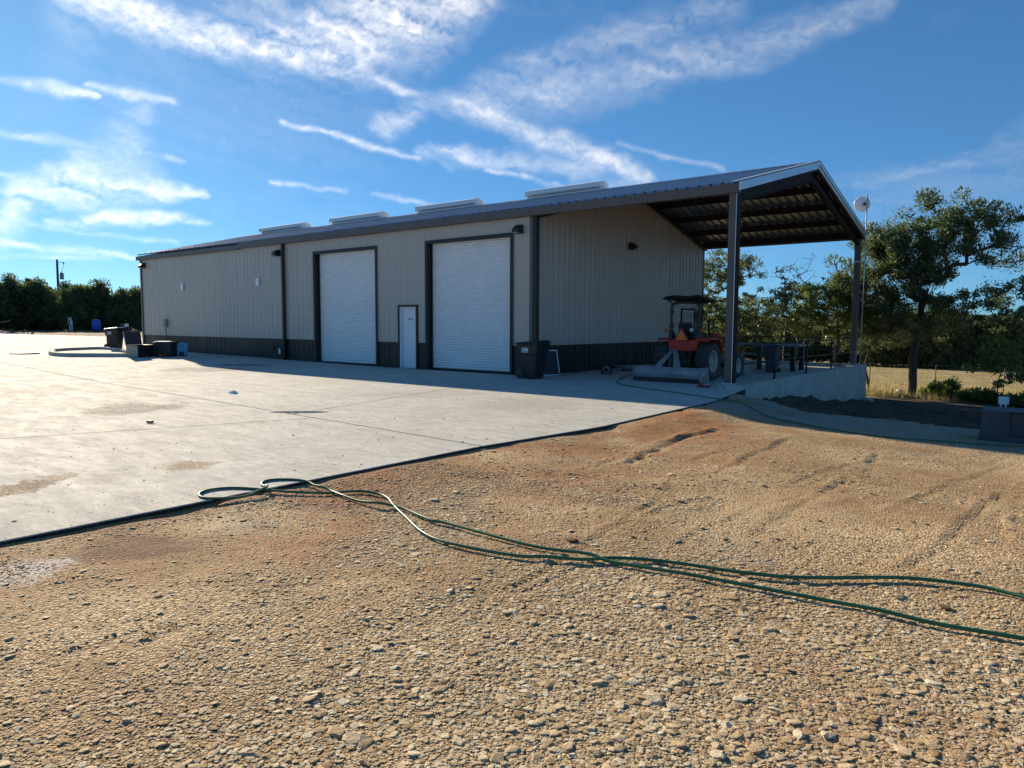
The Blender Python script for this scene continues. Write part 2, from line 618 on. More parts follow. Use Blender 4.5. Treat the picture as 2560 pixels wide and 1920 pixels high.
def ground_material():
    m, nt, b = new_mat('gravel, soil and dry grass')
    P = nt.pos()
    sx = nt.node('ShaderNodeSeparateXYZ')
    nt.l.new(P, sx.inputs[0])
    X, Y = sx.outputs[0], sx.outputs[1]
    # crushed limestone: grains of two sizes
    c1 = nt.voro(P, 55, 'F1', 'Color')
    sc = nt.node('ShaderNodeSeparateColor')
    nt.l.new(c1, sc.inputs[0])
    d1 = nt.voro(P, 55)
    d2 = nt.voro(P, 130)
    grains = nt.ramp(sc.outputs[0], [(0, (0.28, 0.18, 0.088)), (0.35, (0.44, 0.30, 0.155)), (0.7, (0.58, 0.42, 0.225)), (1, (0.74, 0.59, 0.37))])
    fines = nt.noise(P, 9, 6, 0.7)
    soil = nt.ramp(fines, [(0.3, (0.25, 0.145, 0.065)), (0.55, (0.38, 0.24, 0.115)), (0.8, (0.48, 0.325, 0.17))])
    big = nt.noise(P, 0.55, 5, 0.6)
    g = nt.mix(nt.rng(big, 0.42, 0.62), soil, grains)
    # red clay smears near the slab
    clay = nt.math('MULTIPLY', nt.rng(nt.noise(P, 0.9, 5, 0.65), 0.44, 0.58),
                   nt.math('MULTIPLY', nt.rng(X, 4.6, 1.2), nt.rng(Y, -17.0, -15.0)))
    g = nt.mix(nt.math('MULTIPLY', clay, 0.9), g, nt.mix(fines, (0.25, 0.088, 0.030), (0.44, 0.195, 0.075)))
    # whitish caliche patches
    cal = nt.math('MULTIPLY', nt.rng(nt.noise(P, 0.42, 5, 0.6), 0.60, 0.70), 0.6)
    g = nt.mix(cal, g, nt.mix(sc.outputs[1], (0.30, 0.27, 0.22), (0.55, 0.51, 0.43)))
    # mud and caliche spots seen beside the slab
    for (cx, cy, rx, ry, ro, cc, am) in ((1.67, -15.36, 0.55, 0.5, 0.7, (0.15, 0.062, 0.026), 0.95), (1.58, -16.01, 0.32, 0.4, 0.7, (0.62, 0.58, 0.52), 0.85), (1.6, -13.2, 0.6, 0.5, 0.7, (0.30, 0.13, 0.05), 0.8), (1.9, -6.8, 1.2, 2.2, 0.2, (0.40, 0.185, 0.07), 0.85), (2.1, -11.7, 0.6, 0.8, 0.7, (0.42, 0.22, 0.10), 0.6), (1.64, -14.63, 0.35, 0.35, 0.7, (0.52, 0.40, 0.26), 0.7), (5.0, -11.3, 0.9, 1.1, 0.8, (0.50, 0.36, 0.20), 0.5)):
        mp = nt.node('ShaderNodeMapping', vector_type='TEXTURE')
        mp.inputs['Location'].default_value = (cx, cy, 0)
        mp.inputs['Rotation'].default_value = (0, 0, ro)
        mp.inputs['Scale'].default_value = (rx, ry, 1e6)
        nt.l.new(P, mp.inputs['Vector'])
        ln = nt.node('ShaderNodeVectorMath', operation='LENGTH')
        nt.l.new(mp.outputs[0], ln.inputs[0])
        e_ = nt.math('ADD', nt.math('SUBTRACT', 1.0, ln.outputs['Value']), nt.rng(nt.noise(P, 2.6, 7, 0.75), 0.25, 0.75, -0.7, 0.6))
        g = nt.mix(nt.math('MULTIPLY', nt.rng(e_, 0.0, 0.5, 0, am, True), nt.rng(nt.noise(P, 18, 4, 0.7), 0.3, 0.5, 0.55, 1.0)), g, cc)
    # greyer stone tone in patches towards the building
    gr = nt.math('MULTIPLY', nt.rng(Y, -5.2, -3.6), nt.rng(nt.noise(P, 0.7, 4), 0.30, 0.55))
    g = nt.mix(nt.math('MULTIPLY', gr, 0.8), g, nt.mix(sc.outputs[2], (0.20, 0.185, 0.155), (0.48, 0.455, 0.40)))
    # dark topsoil beyond the wall
    dk = nt.math('MULTIPLY', nt.rng(nt.math('ADD', Y, nt.rng(nt.noise(P, 1.3, 4), 0, 1, -1.6, 1.6)), 2.0, 3.0), nt.rng(Y, 15.0, 12.6))
    g = nt.mix(dk, g, nt.mix(nt.noise(P, 6, 5, 0.7), (0.040, 0.028, 0.018), (0.14, 0.098, 0.062)))
    # dry pasture
    P2 = nt.pos((1, 0.35, 1))
    t1 = nt.noise(P2, 1.1, 6, 0.7)
    grass = nt.ramp(t1, [(0.25, (0.20, 0.165, 0.065)), (0.45, (0.40, 0.29, 0.135)), (0.62, (0.52, 0.375, 0.19)), (0.8, (0.60, 0.46, 0.26))])
    band = nt.math('MULTIPLY', nt.rng(Y, 22.5, 25.5), 0.55)
    grass = nt.mix(nt.math('MULTIPLY', band, nt.rng(nt.noise(P2, 2.3, 5, 0.7), 0.35, 0.6)), grass, (0.22, 0.21, 0.085))
    ft = nt.rng(nt.math('ADD', Y, nt.rng(nt.noise(P, 0.8, 4), 0, 1, -1.2, 1.2)), 12.8, 14.2)
    g = nt.mix(ft, g, grass)
    # far left: reddish soil and litter past the slab
    fl = nt.rng(X, -38, -48)
    g = nt.mix(fl, g, nt.ramp(nt.noise(P, 0.9, 6, 0.7), [(0.3, (0.075, 0.045, 0.028)), (0.5, (0.17, 0.115, 0.075)), (0.7, (0.27, 0.21, 0.15))]))
    # far country: oak and juniper scrub
    dist = nt.node('ShaderNodeVectorMath', operation='LENGTH')
    nt.l.new(P, dist.inputs[0])
    g = nt.mix(nt.rng(dist.outputs['Value'], 90, 140), g, nt.ramp(nt.noise(P, 0.03, 6, 0.7), [(0.3, (0.018, 0.026, 0.012)), (0.6, (0.055, 0.060, 0.028)), (0.8, (0.13, 0.11, 0.055))]))
    nt.put(b.inputs['Base Color'], g)
    b.inputs['Roughness'].default_value = 0.92
    b.inputs['Specular IOR Level'].default_value = 0.25
    n1 = nt.bump(nt.math('ADD', nt.rng(d1, 0, 0.7, 1, 0), nt.math('MULTIPLY', nt.rng(d2, 0, 0.7, 1, 0), 0.4)), 0.9, 0.010)
    n2 = nt.bump(nt.noise(P2, 7, 5, 0.7), 0.30, 0.035, n1)
    nt.put(b.inputs['Normal'], n2)
    return m


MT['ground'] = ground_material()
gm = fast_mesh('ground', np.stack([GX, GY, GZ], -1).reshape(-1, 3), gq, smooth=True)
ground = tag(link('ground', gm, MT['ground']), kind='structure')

# ------------------------------------------------------------------ concrete pavement
def concrete_material(name, stains=True, dim=1.0):
    m, nt, b = new_mat(name)
    P = nt.pos()
    sx = nt.node('ShaderNodeSeparateXYZ')
    nt.l.new(P, sx.inputs[0])
    X, Y = sx.outputs[0], sx.outputs[1]
    big = nt.noise(P, 0.35, 6, 0.62)
    col = nt.ramp(big, [(0.3, (0.46, 0.455, 0.40)), (0.5, (0.56, 0.55, 0.485)), (0.7, (0.64, 0.63, 0.565))])
    P2 = nt.pos((0.8, 2.2, 1), (0, 0, R(6)))
    st = nt.noise(P2, 1.4, 7, 0.7)
    col = nt.mix(nt.rng(st, 0.40, 0.68, 0, 0.6), col, (0.36, 0.335, 0.295))
    P3 = nt.pos((3.0, 0.3, 1), (0, 0, R(-22)))
    s3 = nt.noise(P3, 2.0, 7, 0.75)
    col = nt.mix(nt.rng(s3, 0.52, 0.72, 0, 0.6), col, (0.70, 0.675, 0.62))
    mott = nt.noise(nt.pos((0.6, 1.6, 1), (0, 0, R(20))), 7, 7, 0.78)
    col = nt.mix(nt.rng(mott, 0.50, 0.66, 0, 0.85), col, (0.34, 0.325, 0.28))
    col = nt.mix(nt.rng(mott, 0.47, 0.34, 0, 0.8), col, (0.72, 0.71, 0.65))
    mo2 = nt.noise(nt.pos((0.35, 1.1, 1), (0, 0, R(-12))), 2.4, 8, 0.75)
    col = nt.mix(nt.rng(mo2, 0.52, 0.68, 0, 0.6), col, (0.36, 0.35, 0.31))
    fine = nt.noise(P, 60, 5, 0.7)
    col = nt.mix(nt.rng(fine, 0.35, 0.7, 0.0, 0.2), col, (0.40, 0.375, 0.34))

    def spot(cx, cy, rx, ry, soft, rot=0.0, scale=2.2, amt=1.0):
        mp = nt.node('ShaderNodeMapping', vector_type='TEXTURE')
        mp.inputs['Location'].default_value = (cx, cy, 0)
        mp.inputs['Rotation'].default_value = (0, 0, rot)
        mp.inputs['Scale'].default_value = (rx, ry, 1e6)
        nt.l.new(P, mp.inputs['Vector'])
        ln = nt.node('ShaderNodeVectorMath', operation='LENGTH')
        nt.l.new(mp.outputs[0], ln.inputs[0])
        e = nt.math('SUBTRACT', 1.0, ln.outputs['Value'])
        e = nt.math('ADD', e, nt.rng(nt.noise(P, scale, 8, 0.8), 0.25, 0.75, -0.9, 0.75))
        return nt.math('MULTIPLY', nt.rng(e, 0.0, soft, 0, 1, True), amt)
    if stains:
        dots = nt.rng(nt.noise(P, 26, 4, 0.8), 0.40, 0.49)
        for (cx, cy, rx, ry, rot, c, amt) in STAINS:
            k = nt.math('MULTIPLY', spot(cx, cy, rx, ry, 0.35, rot, 1.2 / min(rx, ry)), nt.math('MULTIPLY', dots, amt))
            col = nt.mix(k, col, c)
    if dim != 1.0:
        col = nt.mix(1.0, col, (dim, dim, dim * 0.99), 'MULTIPLY')
    nt.put(b.inputs['Base Color'], col)
    nt.put(b.inputs['Roughness'], nt.rng(st, 0.3, 0.7, 0.80, 0.95))
    b.inputs['Specular IOR Level'].default_value = 0.12
    n = nt.bump(nt.math('ADD', nt.noise(P2, 5, 6, 0.7), nt.math('MULTIPLY', nt.noise(P, 45, 4, 0.7), 0.35)), 0.30, 0.012)
    nt.put(b.inputs['Normal'], n)
    return m


STAINS = [  # x y rx ry rot colour amount
    (-1.00, -15.17, 0.26, 0.62, 0.69, (0.13, 0.065, 0.025), 1.0),
    (-0.89, -15.40, 0.16, 0.48, 0.69, (0.13, 0.065, 0.025), 1.0),
    (-1.22, -14.76, 0.13, 0.19, 0.69, (0.22, 0.13, 0.06), 0.70),
    (-0.77, -13.63, 0.30, 0.34, 0.70, (0.22, 0.12, 0.05), 0.9),
    (-0.97, -13.87, 0.12, 0.30, 0.70, (0.3, 0.21, 0.12), 0.45),
    (-6.79, -11.62, 1.02, 1.33, 0.71, (0.09, 0.085, 0.08), 1.0),
    (-11.96, -11.56, 1.04, 2.22, 0.72, (0.2, 0.19, 0.175), 0.50),
    (-6.59, -10.96, 0.33, 0.55, 0.71, (0.1, 0.095, 0.09), 0.70),
    (-0.76, -14.56, 0.26, 0.39, 0.69, (0.3, 0.26, 0.21), 0.50),
    (0.30, -14.59, 0.32, 0.26, 0.69, (0.3, 0.28, 0.25), 0.35),
    (-16.04, -5.12, 1.58, 1.39, 0.74, (0.13, 0.125, 0.12), 0.80),
    (-17.09, -2.99, 1.30, 0.80, 0.75, (0.1, 0.1, 0.1), 0.80),
    (-1.77, -6.34, 1.29, 1.42, 0.71, (0.34, 0.3, 0.25), 0.40),
    (-4.74, -6.22, 1.82, 0.99, 0.72, (0.33, 0.31, 0.28), 0.40),
]
MT['concrete'] = concrete_material('broom finished concrete')
MT['edge'] = M('near-black slab edge', (0.045, 0.036, 0.030), 0.95, 0, 0.5, 3, 0.2, bump=0.8, bscale=20)  # very dark tone for the vertical faces of the slab
MT['wall_concrete'] = concrete_material('formed concrete', False, 0.92)


def slab_section(c, nx, ny, thick=0.13, gap=0.016, name='slab_section', edge=False):
    """c: four corners counter-clockwise; bilinear patch that follows the fall of the yard"""
    c = [np.array(p, float) for p in c]
    cen = sum(c) / 4
    # move every edge inwards by the half joint width
    E_ = []
    for k in range(4):
        d_ = c[(k + 1) % 4] - c[k]
        n_ = np.array([-d_[1], d_[0]]) / np.linalg.norm(d_)
        if np.dot(n_, cen - c[k]) < 0: n_ = -n_
        E_.append((n_, np.dot(n_, c[k]) + gap))
    c = [np.linalg.solve(np.array([E_[k - 1][0], E_[k][0]]), np.array([E_[k - 1][1], E_[k][1]])) for k in range(4)]
    u, v = np.meshgrid(np.linspace(0, 1, nx + 1), np.linspace(0, 1, ny + 1))
    P = ((1 - u) * (1 - v))[..., None] * c[0] + (u * (1 - v))[..., None] * c[1] + (u * v)[..., None] * c[2] + ((1 - u) * v)[..., None] * c[3]
    if edge:
        P[..., 0] += (slab_edge(P[..., 1]) - 0.9) * v ** 3
    z = slabz(P[..., 0])
    co = np.concatenate([P, z[..., None]], -1).reshape(-1, 3)
    i = np.arange((nx + 1) * (ny + 1)).reshape(ny + 1, nx + 1)
    q = np.stack([i[:-1, :-1], i[:-1, 1:], i[1:, 1:], i[1:, :-1]], -1).reshape(-1, 4)
    rim = list(i[0, :]) + list(i[1:, -1]) + list(i[-1, -2::-1]) + list(i[-2:0:-1, 0])
    n0 = len(co)
    # rounded arris: a small chamfer ring and the vertical face
    rc = co[rim].copy()
    mid = rc - np.array([0, 0, 0.010])
    out = rc[:, :2] - cen
    mid[:, :2] += out / np.linalg.norm(out, axis=1)[:, None] * 0.004
    bot = mid - np.array([0, 0, thick])
    co = np.concatenate([co, mid, bot])
    k = len(rim)
    side = []
    for j in range(k):
        a, bb = j, (j + 1) % k
        side.append((rim[a], n0 + a, n0 + bb, rim[bb]))
        side.append((n0 + a, n0 + k + a, n0 + k + bb, n0 + bb))
    me = fast_mesh(name, co, np.concatenate([q, np.array(side)]))
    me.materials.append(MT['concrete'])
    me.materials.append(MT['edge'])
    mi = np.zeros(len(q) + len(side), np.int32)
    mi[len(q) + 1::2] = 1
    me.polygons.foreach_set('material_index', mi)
    return me


def J1(x):
    return -10.57 - (x - 0.9) * (1.84 / 24.97)


pave = tag(empty('concrete_pavement'), kind='structure')
T1j, T2j, T3j = (-3.83, J1(-3.83)), (-13.75, J1(-13.75)), (-3.1, J1(-3.1))
secs = [
    ([(-6.36, 0), T1j, (0.9, J1(0.9)), (0.9, 0)], 24, 8),
    ([(-17.1, 0), T2j, T1j, (-6.36, 0)], 8, 8),
    ([(-66, 2.2), (-66, J1(-66)), T2j, (-17.1, 0)], 10, 40),
    ([(-60.5, 4.13), (-66, 2.2), (-32.2, -0.45 + 1.15), (-32.2, 14)], 12, 10),
    ([(-66, J1(-66)), (-66, -24), (-7.9, -24), T3j], 16, 40),
    ([T3j, (-7.9, -24), (0.9, -24), (0.9, J1(0.9))], 8, 8),
]
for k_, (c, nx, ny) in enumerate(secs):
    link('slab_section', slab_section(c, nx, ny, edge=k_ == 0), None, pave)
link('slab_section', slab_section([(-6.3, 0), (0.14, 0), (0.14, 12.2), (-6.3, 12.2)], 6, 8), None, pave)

# ------------------------------------------------------------------ loose limestone gravel (uncountable: one object)
def rock_mesh(name, seed, sub=1, flat=0.6):
    bm = bmesh.new()
    bmesh.ops.create_icosphere(bm, subdivisions=sub, radius=0.5)
    rg = random.Random(seed)
    sx, sy, sz = rg.uniform(0.85, 1.35), rg.uniform(0.6, 1.0), rg.uniform(0.16, 0.30) * flat / 0.6
    for v in bm.verts:
        k = rg.uniform(0.78, 1.15)
        v.co = Vector((v.co.x * sx * k, v.co.y * sy * k, v.co.z * sz * k))
    # chip flat facets
    for _ in range(4):
        top = _ == 0
        n = Vector((rg.uniform(-0.12, 0.12), rg.uniform(-0.12, 0.12), 1)).normalized() if top else Vector((rg.uniform(-1, 1), rg.uniform(-1, 1), rg.uniform(-0.2, 0.4))).normalized()
        d = sz * 0.32 if top else rg.uniform(0.28, 0.40)
        for v in bm.verts:
            e = v.co.dot(n) - d
            if e > 0: v.co -= n * e
    me = bpy.data.meshes.new(name)
    bm.to_mesh(me)
    bm.free()
    return me


def stone_material():
    m, nt, b = new_mat('gravel stones')
    a = nt.node('ShaderNodeAttribute', attribute_type='INSTANCER', attribute_name='tone')
    w = nt.node('ShaderNodeAttribute', attribute_type='INSTANCER', attribute_name='warm')
    base = nt.ramp(a.outputs['Fac'], [(0, (0.38, 0.255, 0.125)), (0.3, (0.60, 0.445, 0.24)), (0.65, (0.76, 0.60, 0.36)), (1.0, (0.88, 0.78, 0.56))])
    base = nt.mix(nt.math('MULTIPLY', w.outputs['Fac'], 0.8), base, (0.44, 0.20, 0.080))
    p = nt.pos(obj=True)
    base = nt.mix(nt.rng(nt.noise(p, 3.0, 4, 0.7), 0.35, 0.7, 0, 0.5), base, nt.mix(0.5, base, (0.26, 0.17, 0.09)))
    nt.put(b.inputs['Base Color'], base)
    b.inputs['Roughness'].default_value = 0.85
    b.inputs['Specular IOR Level'].default_value = 0.3
    nt.put(b.inputs['Normal'], nt.bump(nt.noise(p, 7, 4, 0.7), 0.5, 0.06))
    return m


MT['stones'] = stone_material()
rock_col = bpy.data.collections.new('gravel_shapes')
for k in range(7):
    me = rock_mesh('gravel_shape', 100 + k, 2 if k < 3 else 1)
    me.materials.append(MT['stones'])
    ro = bpy.data.objects.new('gravel_shape', me)
    rock_col.objects.link(ro)


def surf_z(x, y):
    """height of the built ground by bilinear look-up"""
    xi = np.clip(np.searchsorted(gx, x) - 1, 0, nx_ - 2)
    yi = np.clip(np.searchsorted(gy, y) - 1, 0, ny_ - 2)
    u = (x - gx[xi]) / (gx[xi + 1] - gx[xi])
    v = (y - gy[yi]) / (gy[yi + 1] - gy[yi])
    return (GZ[yi, xi] * (1 - u) + GZ[yi, xi + 1] * u) * (1 - v) + (GZ[yi + 1, xi] * (1 - u) + GZ[yi + 1, xi + 1] * u) * v


def clay_amount(x, y):
    return sstep(3.8, 1.2, x) * sstep(-16.2, -14, y) * sstep(0.35, 0.62, fbm(x * 0.7 + 5, y * 0.7, 4, 21))


def make_gravel():
    pts, scs, tone, warm = [], [], [], []

    def layer(n, x0, x1, y0, y1, size, spread, dens):
        x = RNG.uniform(x0, x1, n)
        y = RNG.uniform(y0, y1, n)
        r = np.hypot(x - 7.04, y + 17.65)
        ang = (7.04 - x) / np.maximum(y + 17.65, 0.02)
        keep = (x > slab_edge(y) + 0.03) & (r > 1.6) & (ang > -0.42)
        keep &= RNG.uniform(0, 1, n) < dens(x, y, r)
        x, y, r = x[keep], y[keep], r[keep]
        s = size * np.exp(RNG.normal(0, spread, len(x)))
        pts.append(np.stack([x, y, surf_z(x, y) + s * 0.07], -1))
        scs.append(s)
        tone.append(np.clip(RNG.normal(0.5, 0.30, len(x)), 0, 1))
        warm.append(np.clip(clay_amount(x, y) * 0.8 + RNG.normal(0.08, 0.14, len(x)) + 0.25 * sstep(0.5, 0.65, fbm(x * 1.1, y * 1.1, 4, 31)), 0, 1))

    def patch(x, y):      # where loose stone lies thick, against bare packed fines
        a = sstep(0.36, 0.58, fbm(x * 0.55, y * 0.55, 4, 41))
        right = sstep(3.2, 5.2, x) * sstep(-12.0, -14.0, y)
        return np.clip(0.10 + 0.9 * np.maximum(a * 0.6, right), 0, 1) * (1 - 0.55 * clay_amount(x, y)) * (1 - 0.85 * np.exp(-((x - 1.67) / 0.6) ** 2 - ((y + 15.4) / 0.5) ** 2)) * (1 - 0.6 * np.exp(-((x - 1.9) / 1.2) ** 2 - ((y + 6.8) / 2.2) ** 2))

    layer(460000, 1.0, 9.0, -17.4, -11.6, 0.0125, 0.45, lambda x, y, r: patch(x, y))
    layer(40000, 1.0, 9.0, -17.4, -11.0, 0.026, 0.38, lambda x, y, r: patch(x, y) ** 1.6)
    layer(2600, 1.0, 9.0, -17.4, -9.0, 0.048, 0.30, lambda x, y, r: patch(x, y) ** 2)
    layer(170000, 1.0, 11.0, -12.0, -2.0, 0.016, 0.32, lambda x, y, r: patch(x, y) * np.clip(1.3 - r / 16, 0.15, 1))
    layer(5000, 0.95, 11.0, -12.0, -1.5, 0.032, 0.32, lambda x, y, r: patch(x, y) ** 1.5)
    # bits carried onto the concrete
    n = 900
    x = 0.85 - np.abs(RNG.normal(0, 3.2, n)); y = RNG.uniform(-16, -4, n)
    s = 0.012 * np.exp(RNG.normal(0, 0.5, n))
    pts.append(np.stack([x, y, s * 0.15], -1)); scs.append(s); tone.append(np.clip(RNG.normal(0.1, 0.2, n), 0, 1)); warm.append(np.full(n, 0.5))
    P = np.concatenate(pts)
    me = bpy.data.meshes.new('gravel')
    me.vertices.add(len(P))
    me.vertices.foreach_set('co', P.astype(np.float32).ravel())
    for nm, arr in (('size', np.concatenate(scs)), ('tone', np.concatenate(tone)), ('warm', np.concatenate(warm))):
        at = me.attributes.new(nm, 'FLOAT', 'POINT')
        at.data.foreach_set('value', arr.astype(np.float32))
    rotv = np.stack([RNG.normal(0, 0.09, len(P)), RNG.normal(0, 0.09, len(P)), RNG.uniform(0, 6.283, len(P))], -1)
    at = me.attributes.new('turn', 'FLOAT_VECTOR', 'POINT')
    at.data.foreach_set('vector', rotv.astype(np.float32).ravel())
    at = me.attributes.new('pick', 'INT', 'POINT')
    at.data.foreach_set('value', RNG.integers(0, 7, len(P)).astype(np.int32))
    o = link('gravel', me, MT['stones'])
    ng = bpy.data.node_groups.new('scatter_gravel', 'GeometryNodeTree')
    ng.interface.new_socket('Geometry', in_out='INPUT', socket_type='NodeSocketGeometry')
    ng.interface.new_socket('Geometry', in_out='OUTPUT', socket_type='NodeSocketGeometry')
    N = ng.nodes
    gi, go = N.new('NodeGroupInput'), N.new('NodeGroupOutput')
    ci = N.new('GeometryNodeCollectionInfo')
    ci.inputs['Collection'].default_value = rock_col
    ci.inputs['Separate Children'].default_value = True
    ci.inputs['Reset Children'].default_value = True
    iop = N.new('GeometryNodeInstanceOnPoints')
    iop.inputs['Pick Instance'].default_value = True

    def attr(nm, typ):
        a = N.new('GeometryNodeInputNamedAttribute')
        a.data_type = typ
        a.inputs['Name'].default_value = nm
        return a.outputs[0]
    e2r = N.new('FunctionNodeEulerToRotation')
    ng.links.new(attr('turn', 'FLOAT_VECTOR'), e2r.inputs[0])
    ng.links.new(gi.outputs[0], iop.inputs['Points'])
    ng.links.new(ci.outputs[0], iop.inputs['Instance'])
    ng.links.new(attr('pick', 'INT'), iop.inputs['Instance Index'])
    ng.links.new(e2r.outputs[0], iop.inputs['Rotation'])
    ng.links.new(attr('size', 'FLOAT'), iop.inputs['Scale'])
    ng.links.new(iop.outputs[0], go.inputs[0])
    md = o.modifiers.new('scatter', 'NODES')
    md.node_group = ng
    tag(o, 'loose crushed limestone gravel strewn across the yard', 'gravel', kind='stuff')
    return o


gravel = make_gravel()

CLODS = [(4.45, -10.12), (3.68, -10.2), (3.81, -10.06), (4.25, -11.09), (5.4, -12.19), (4.93, -12.35), (4.73, -11.77), (5.96, -10.78), (6.06, -10.79), (4.34, -12.75), (4.05, -13.15), (4.45, -12.74), (5.86, -11.95), (5.3, -11.61), (5.25, -12.09), (6.47, -12.83), (1.59, -7.35), (3.51, -11.43), (5.13, -9.8), (5.33, -11.27)]
MT['clod'] = M('brown dirt', (0.13, 0.072, 0.038), 0.95, 0, 0.3, 20, 0.2, bump=0.8, bscale=60)
cm = [rock_mesh('clod', 300 + k, 2, 0.8) for k in range(3)]
for me in cm: me.materials.append(MT['clod'])
for k, (x, y) in enumerate(CLODS):
    s = [0.16, 0.07, 0.10, 0.08, 0.11][k % 5] * random.uniform(0.3, 0.6)
    o = link('dirt_clod', cm[k % 3], None, None, (x, y, float(surf_z(np.array([x]), np.array([y]))[0]) + 0.16 * s), (0, 0, random.uniform(0, 6)))
    o.scale = (s, s, s * 0.75)
    tag(o, 'small brown dirt clod lying on the sunlit gravel yard', 'dirt clod', 'dirt clods on the gravel')

